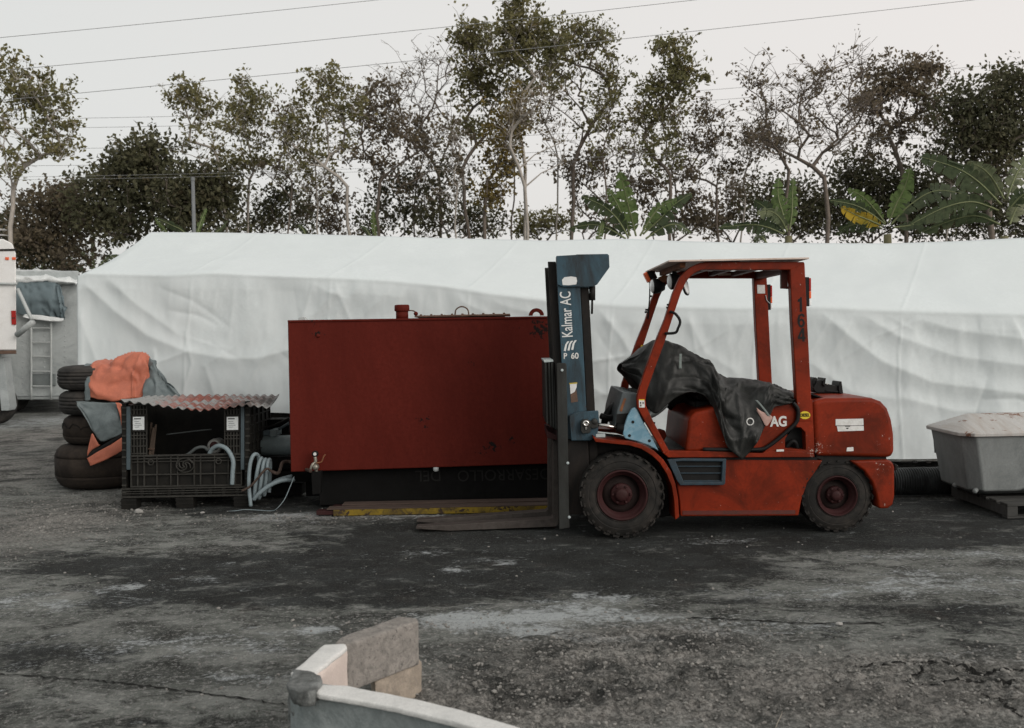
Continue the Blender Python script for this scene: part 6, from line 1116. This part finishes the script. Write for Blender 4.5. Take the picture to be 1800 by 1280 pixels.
banana('broad banana plant with long arching leaves at the right edge', 1765, 415, 18, [([(1760, 360), (1720, 320), (1680, 295), (1616, 275)], 26, 'd'), ([(1765, 350), (1745, 315), (1725, 295), (1700, 285)], 22, 'p'), ([(1770, 350), (1785, 310), (1800, 285), (1825, 262)], 26, 'p'), ([(1755, 370), (1710, 355), (1660, 365), (1600, 395)], 24, 'd'), ([(1772, 370), (1795, 345), (1820, 335), (1850, 340)], 26, 'd'), ([(1758, 395), (1720, 380), (1680, 385), (1615, 410)], 20, 'd'), ([(1775, 395), (1785, 370), (1800, 350), (1825, 360)], 24, 'p')], 4)
banana('low banana leaves rising behind the left end of the sheet', 340, 425, 20, [([(345, 420), (350, 400), (355, 385), (363, 366)], 10, 'g'), ([(335, 422), (320, 405), (300, 395), (272, 382)], 10, 'd'), ([(300, 424), (292, 408), (285, 398), (272, 385)], 8, 'g'), ([(372, 425), (380, 410), (390, 400), (400, 388)], 9, 'd')], 5)
banana('banana leaves above the tarp of the box trailer', 165, 520, 33.5, [([(166, 480), (150, 450), (125, 432), (72, 414)], 15, 'p'), ([(166, 482), (164, 460), (163, 440), (163, 420)], 10, 'p'), ([(160, 485), (140, 472), (120, 465), (90, 466)], 13, 'd'), ([(120, 500), (125, 480), (125, 465), (122, 450)], 10, 'g'), ([(70, 500), (72, 480), (76, 465), (82, 450)], 8, 'g'), ([(168, 482), (180, 462), (195, 452), (215, 450)], 13, 'd')], 6)
banana('small upright banana shoot behind the ridge of the sheet', 660, 430, 21, [([(660, 425), (658, 400), (656, 385), (656, 368)], 8, 'g'), ([(655, 425), (648, 410), (642, 402), (632, 396)], 7, 'd'), ([(540, 425), (535, 408), (530, 400), (524, 396)], 8, 'd')], 7)
# --- utility pole and overhead wires
m_pole = mat('pale_concrete_pole', (0.17, 0.18, 0.185), .8, .15, 6); m_wire = mat('wire_grey', (0.22, 0.225, 0.225), .6, .1)
q = P(345, 590, 24); up_ = empty('utility_pole', (q.x, 24, 0), 'slim pale utility pole among the dark bushes', 'pole'); t_ = P(339, 318, 24); MB().tube([Vector((q.x, 24, -.1)), t_], [.055, .042], 12).build('shaft', m_pole, up_, smooth=True); MB().tube([t_, t_ + Vector((0, 0, .08))], .05, 10).build('pole_cap', m_pole, up_)
def wire(label, a, e, Y, r=.008, sag=3):
    pts = []
    for i in range(25):
        t = i / 24; pts.append(P(a[0] + (e[0] - a[0]) * t, a[1] + (e[1] - a[1]) * t + sag * 4 * t * (1 - t), Y + (t - .5) * 2))
    tag(MB().tube(pts, r, 5).build('overhead_wire', m_wire, None, smooth=True), label, 'wire', 'overhead wires')
wire('highest overhead wire crossing the top left corner', (-150, 80), (900, -26), 20, .0058); wire('overhead wire second from the top of the sky', (-150, 138), (1500, -32), 20, .0058, 6); wire('overhead wire third from the top, crossing in front of the tall crowns', (-150, 190), (1950, -28), 20, .0058, 8)
wire('faint wire level with the left tree crown, upper of a pair', (-150, 210), (1950, 92), 30, .006, 30); wire('faint wire level with the left tree crown, lower of a pair', (-150, 226), (1950, 112), 30, .006, 30); wire('faint wire passing behind the middle of the trees', (-150, 262), (1950, 165), 31, .006, 26)
wire('faint wire just above the dark bushy trees', (-150, 292), (1950, 200), 31, .006, 24); wire('low wire running past the top of the pole, upper of two', (-150, 312), (1950, 205), 23.9, .004, 26); wire('low wire running past the top of the pole, lower of two', (-150, 317), (1950, 212), 23.95, .004, 26)
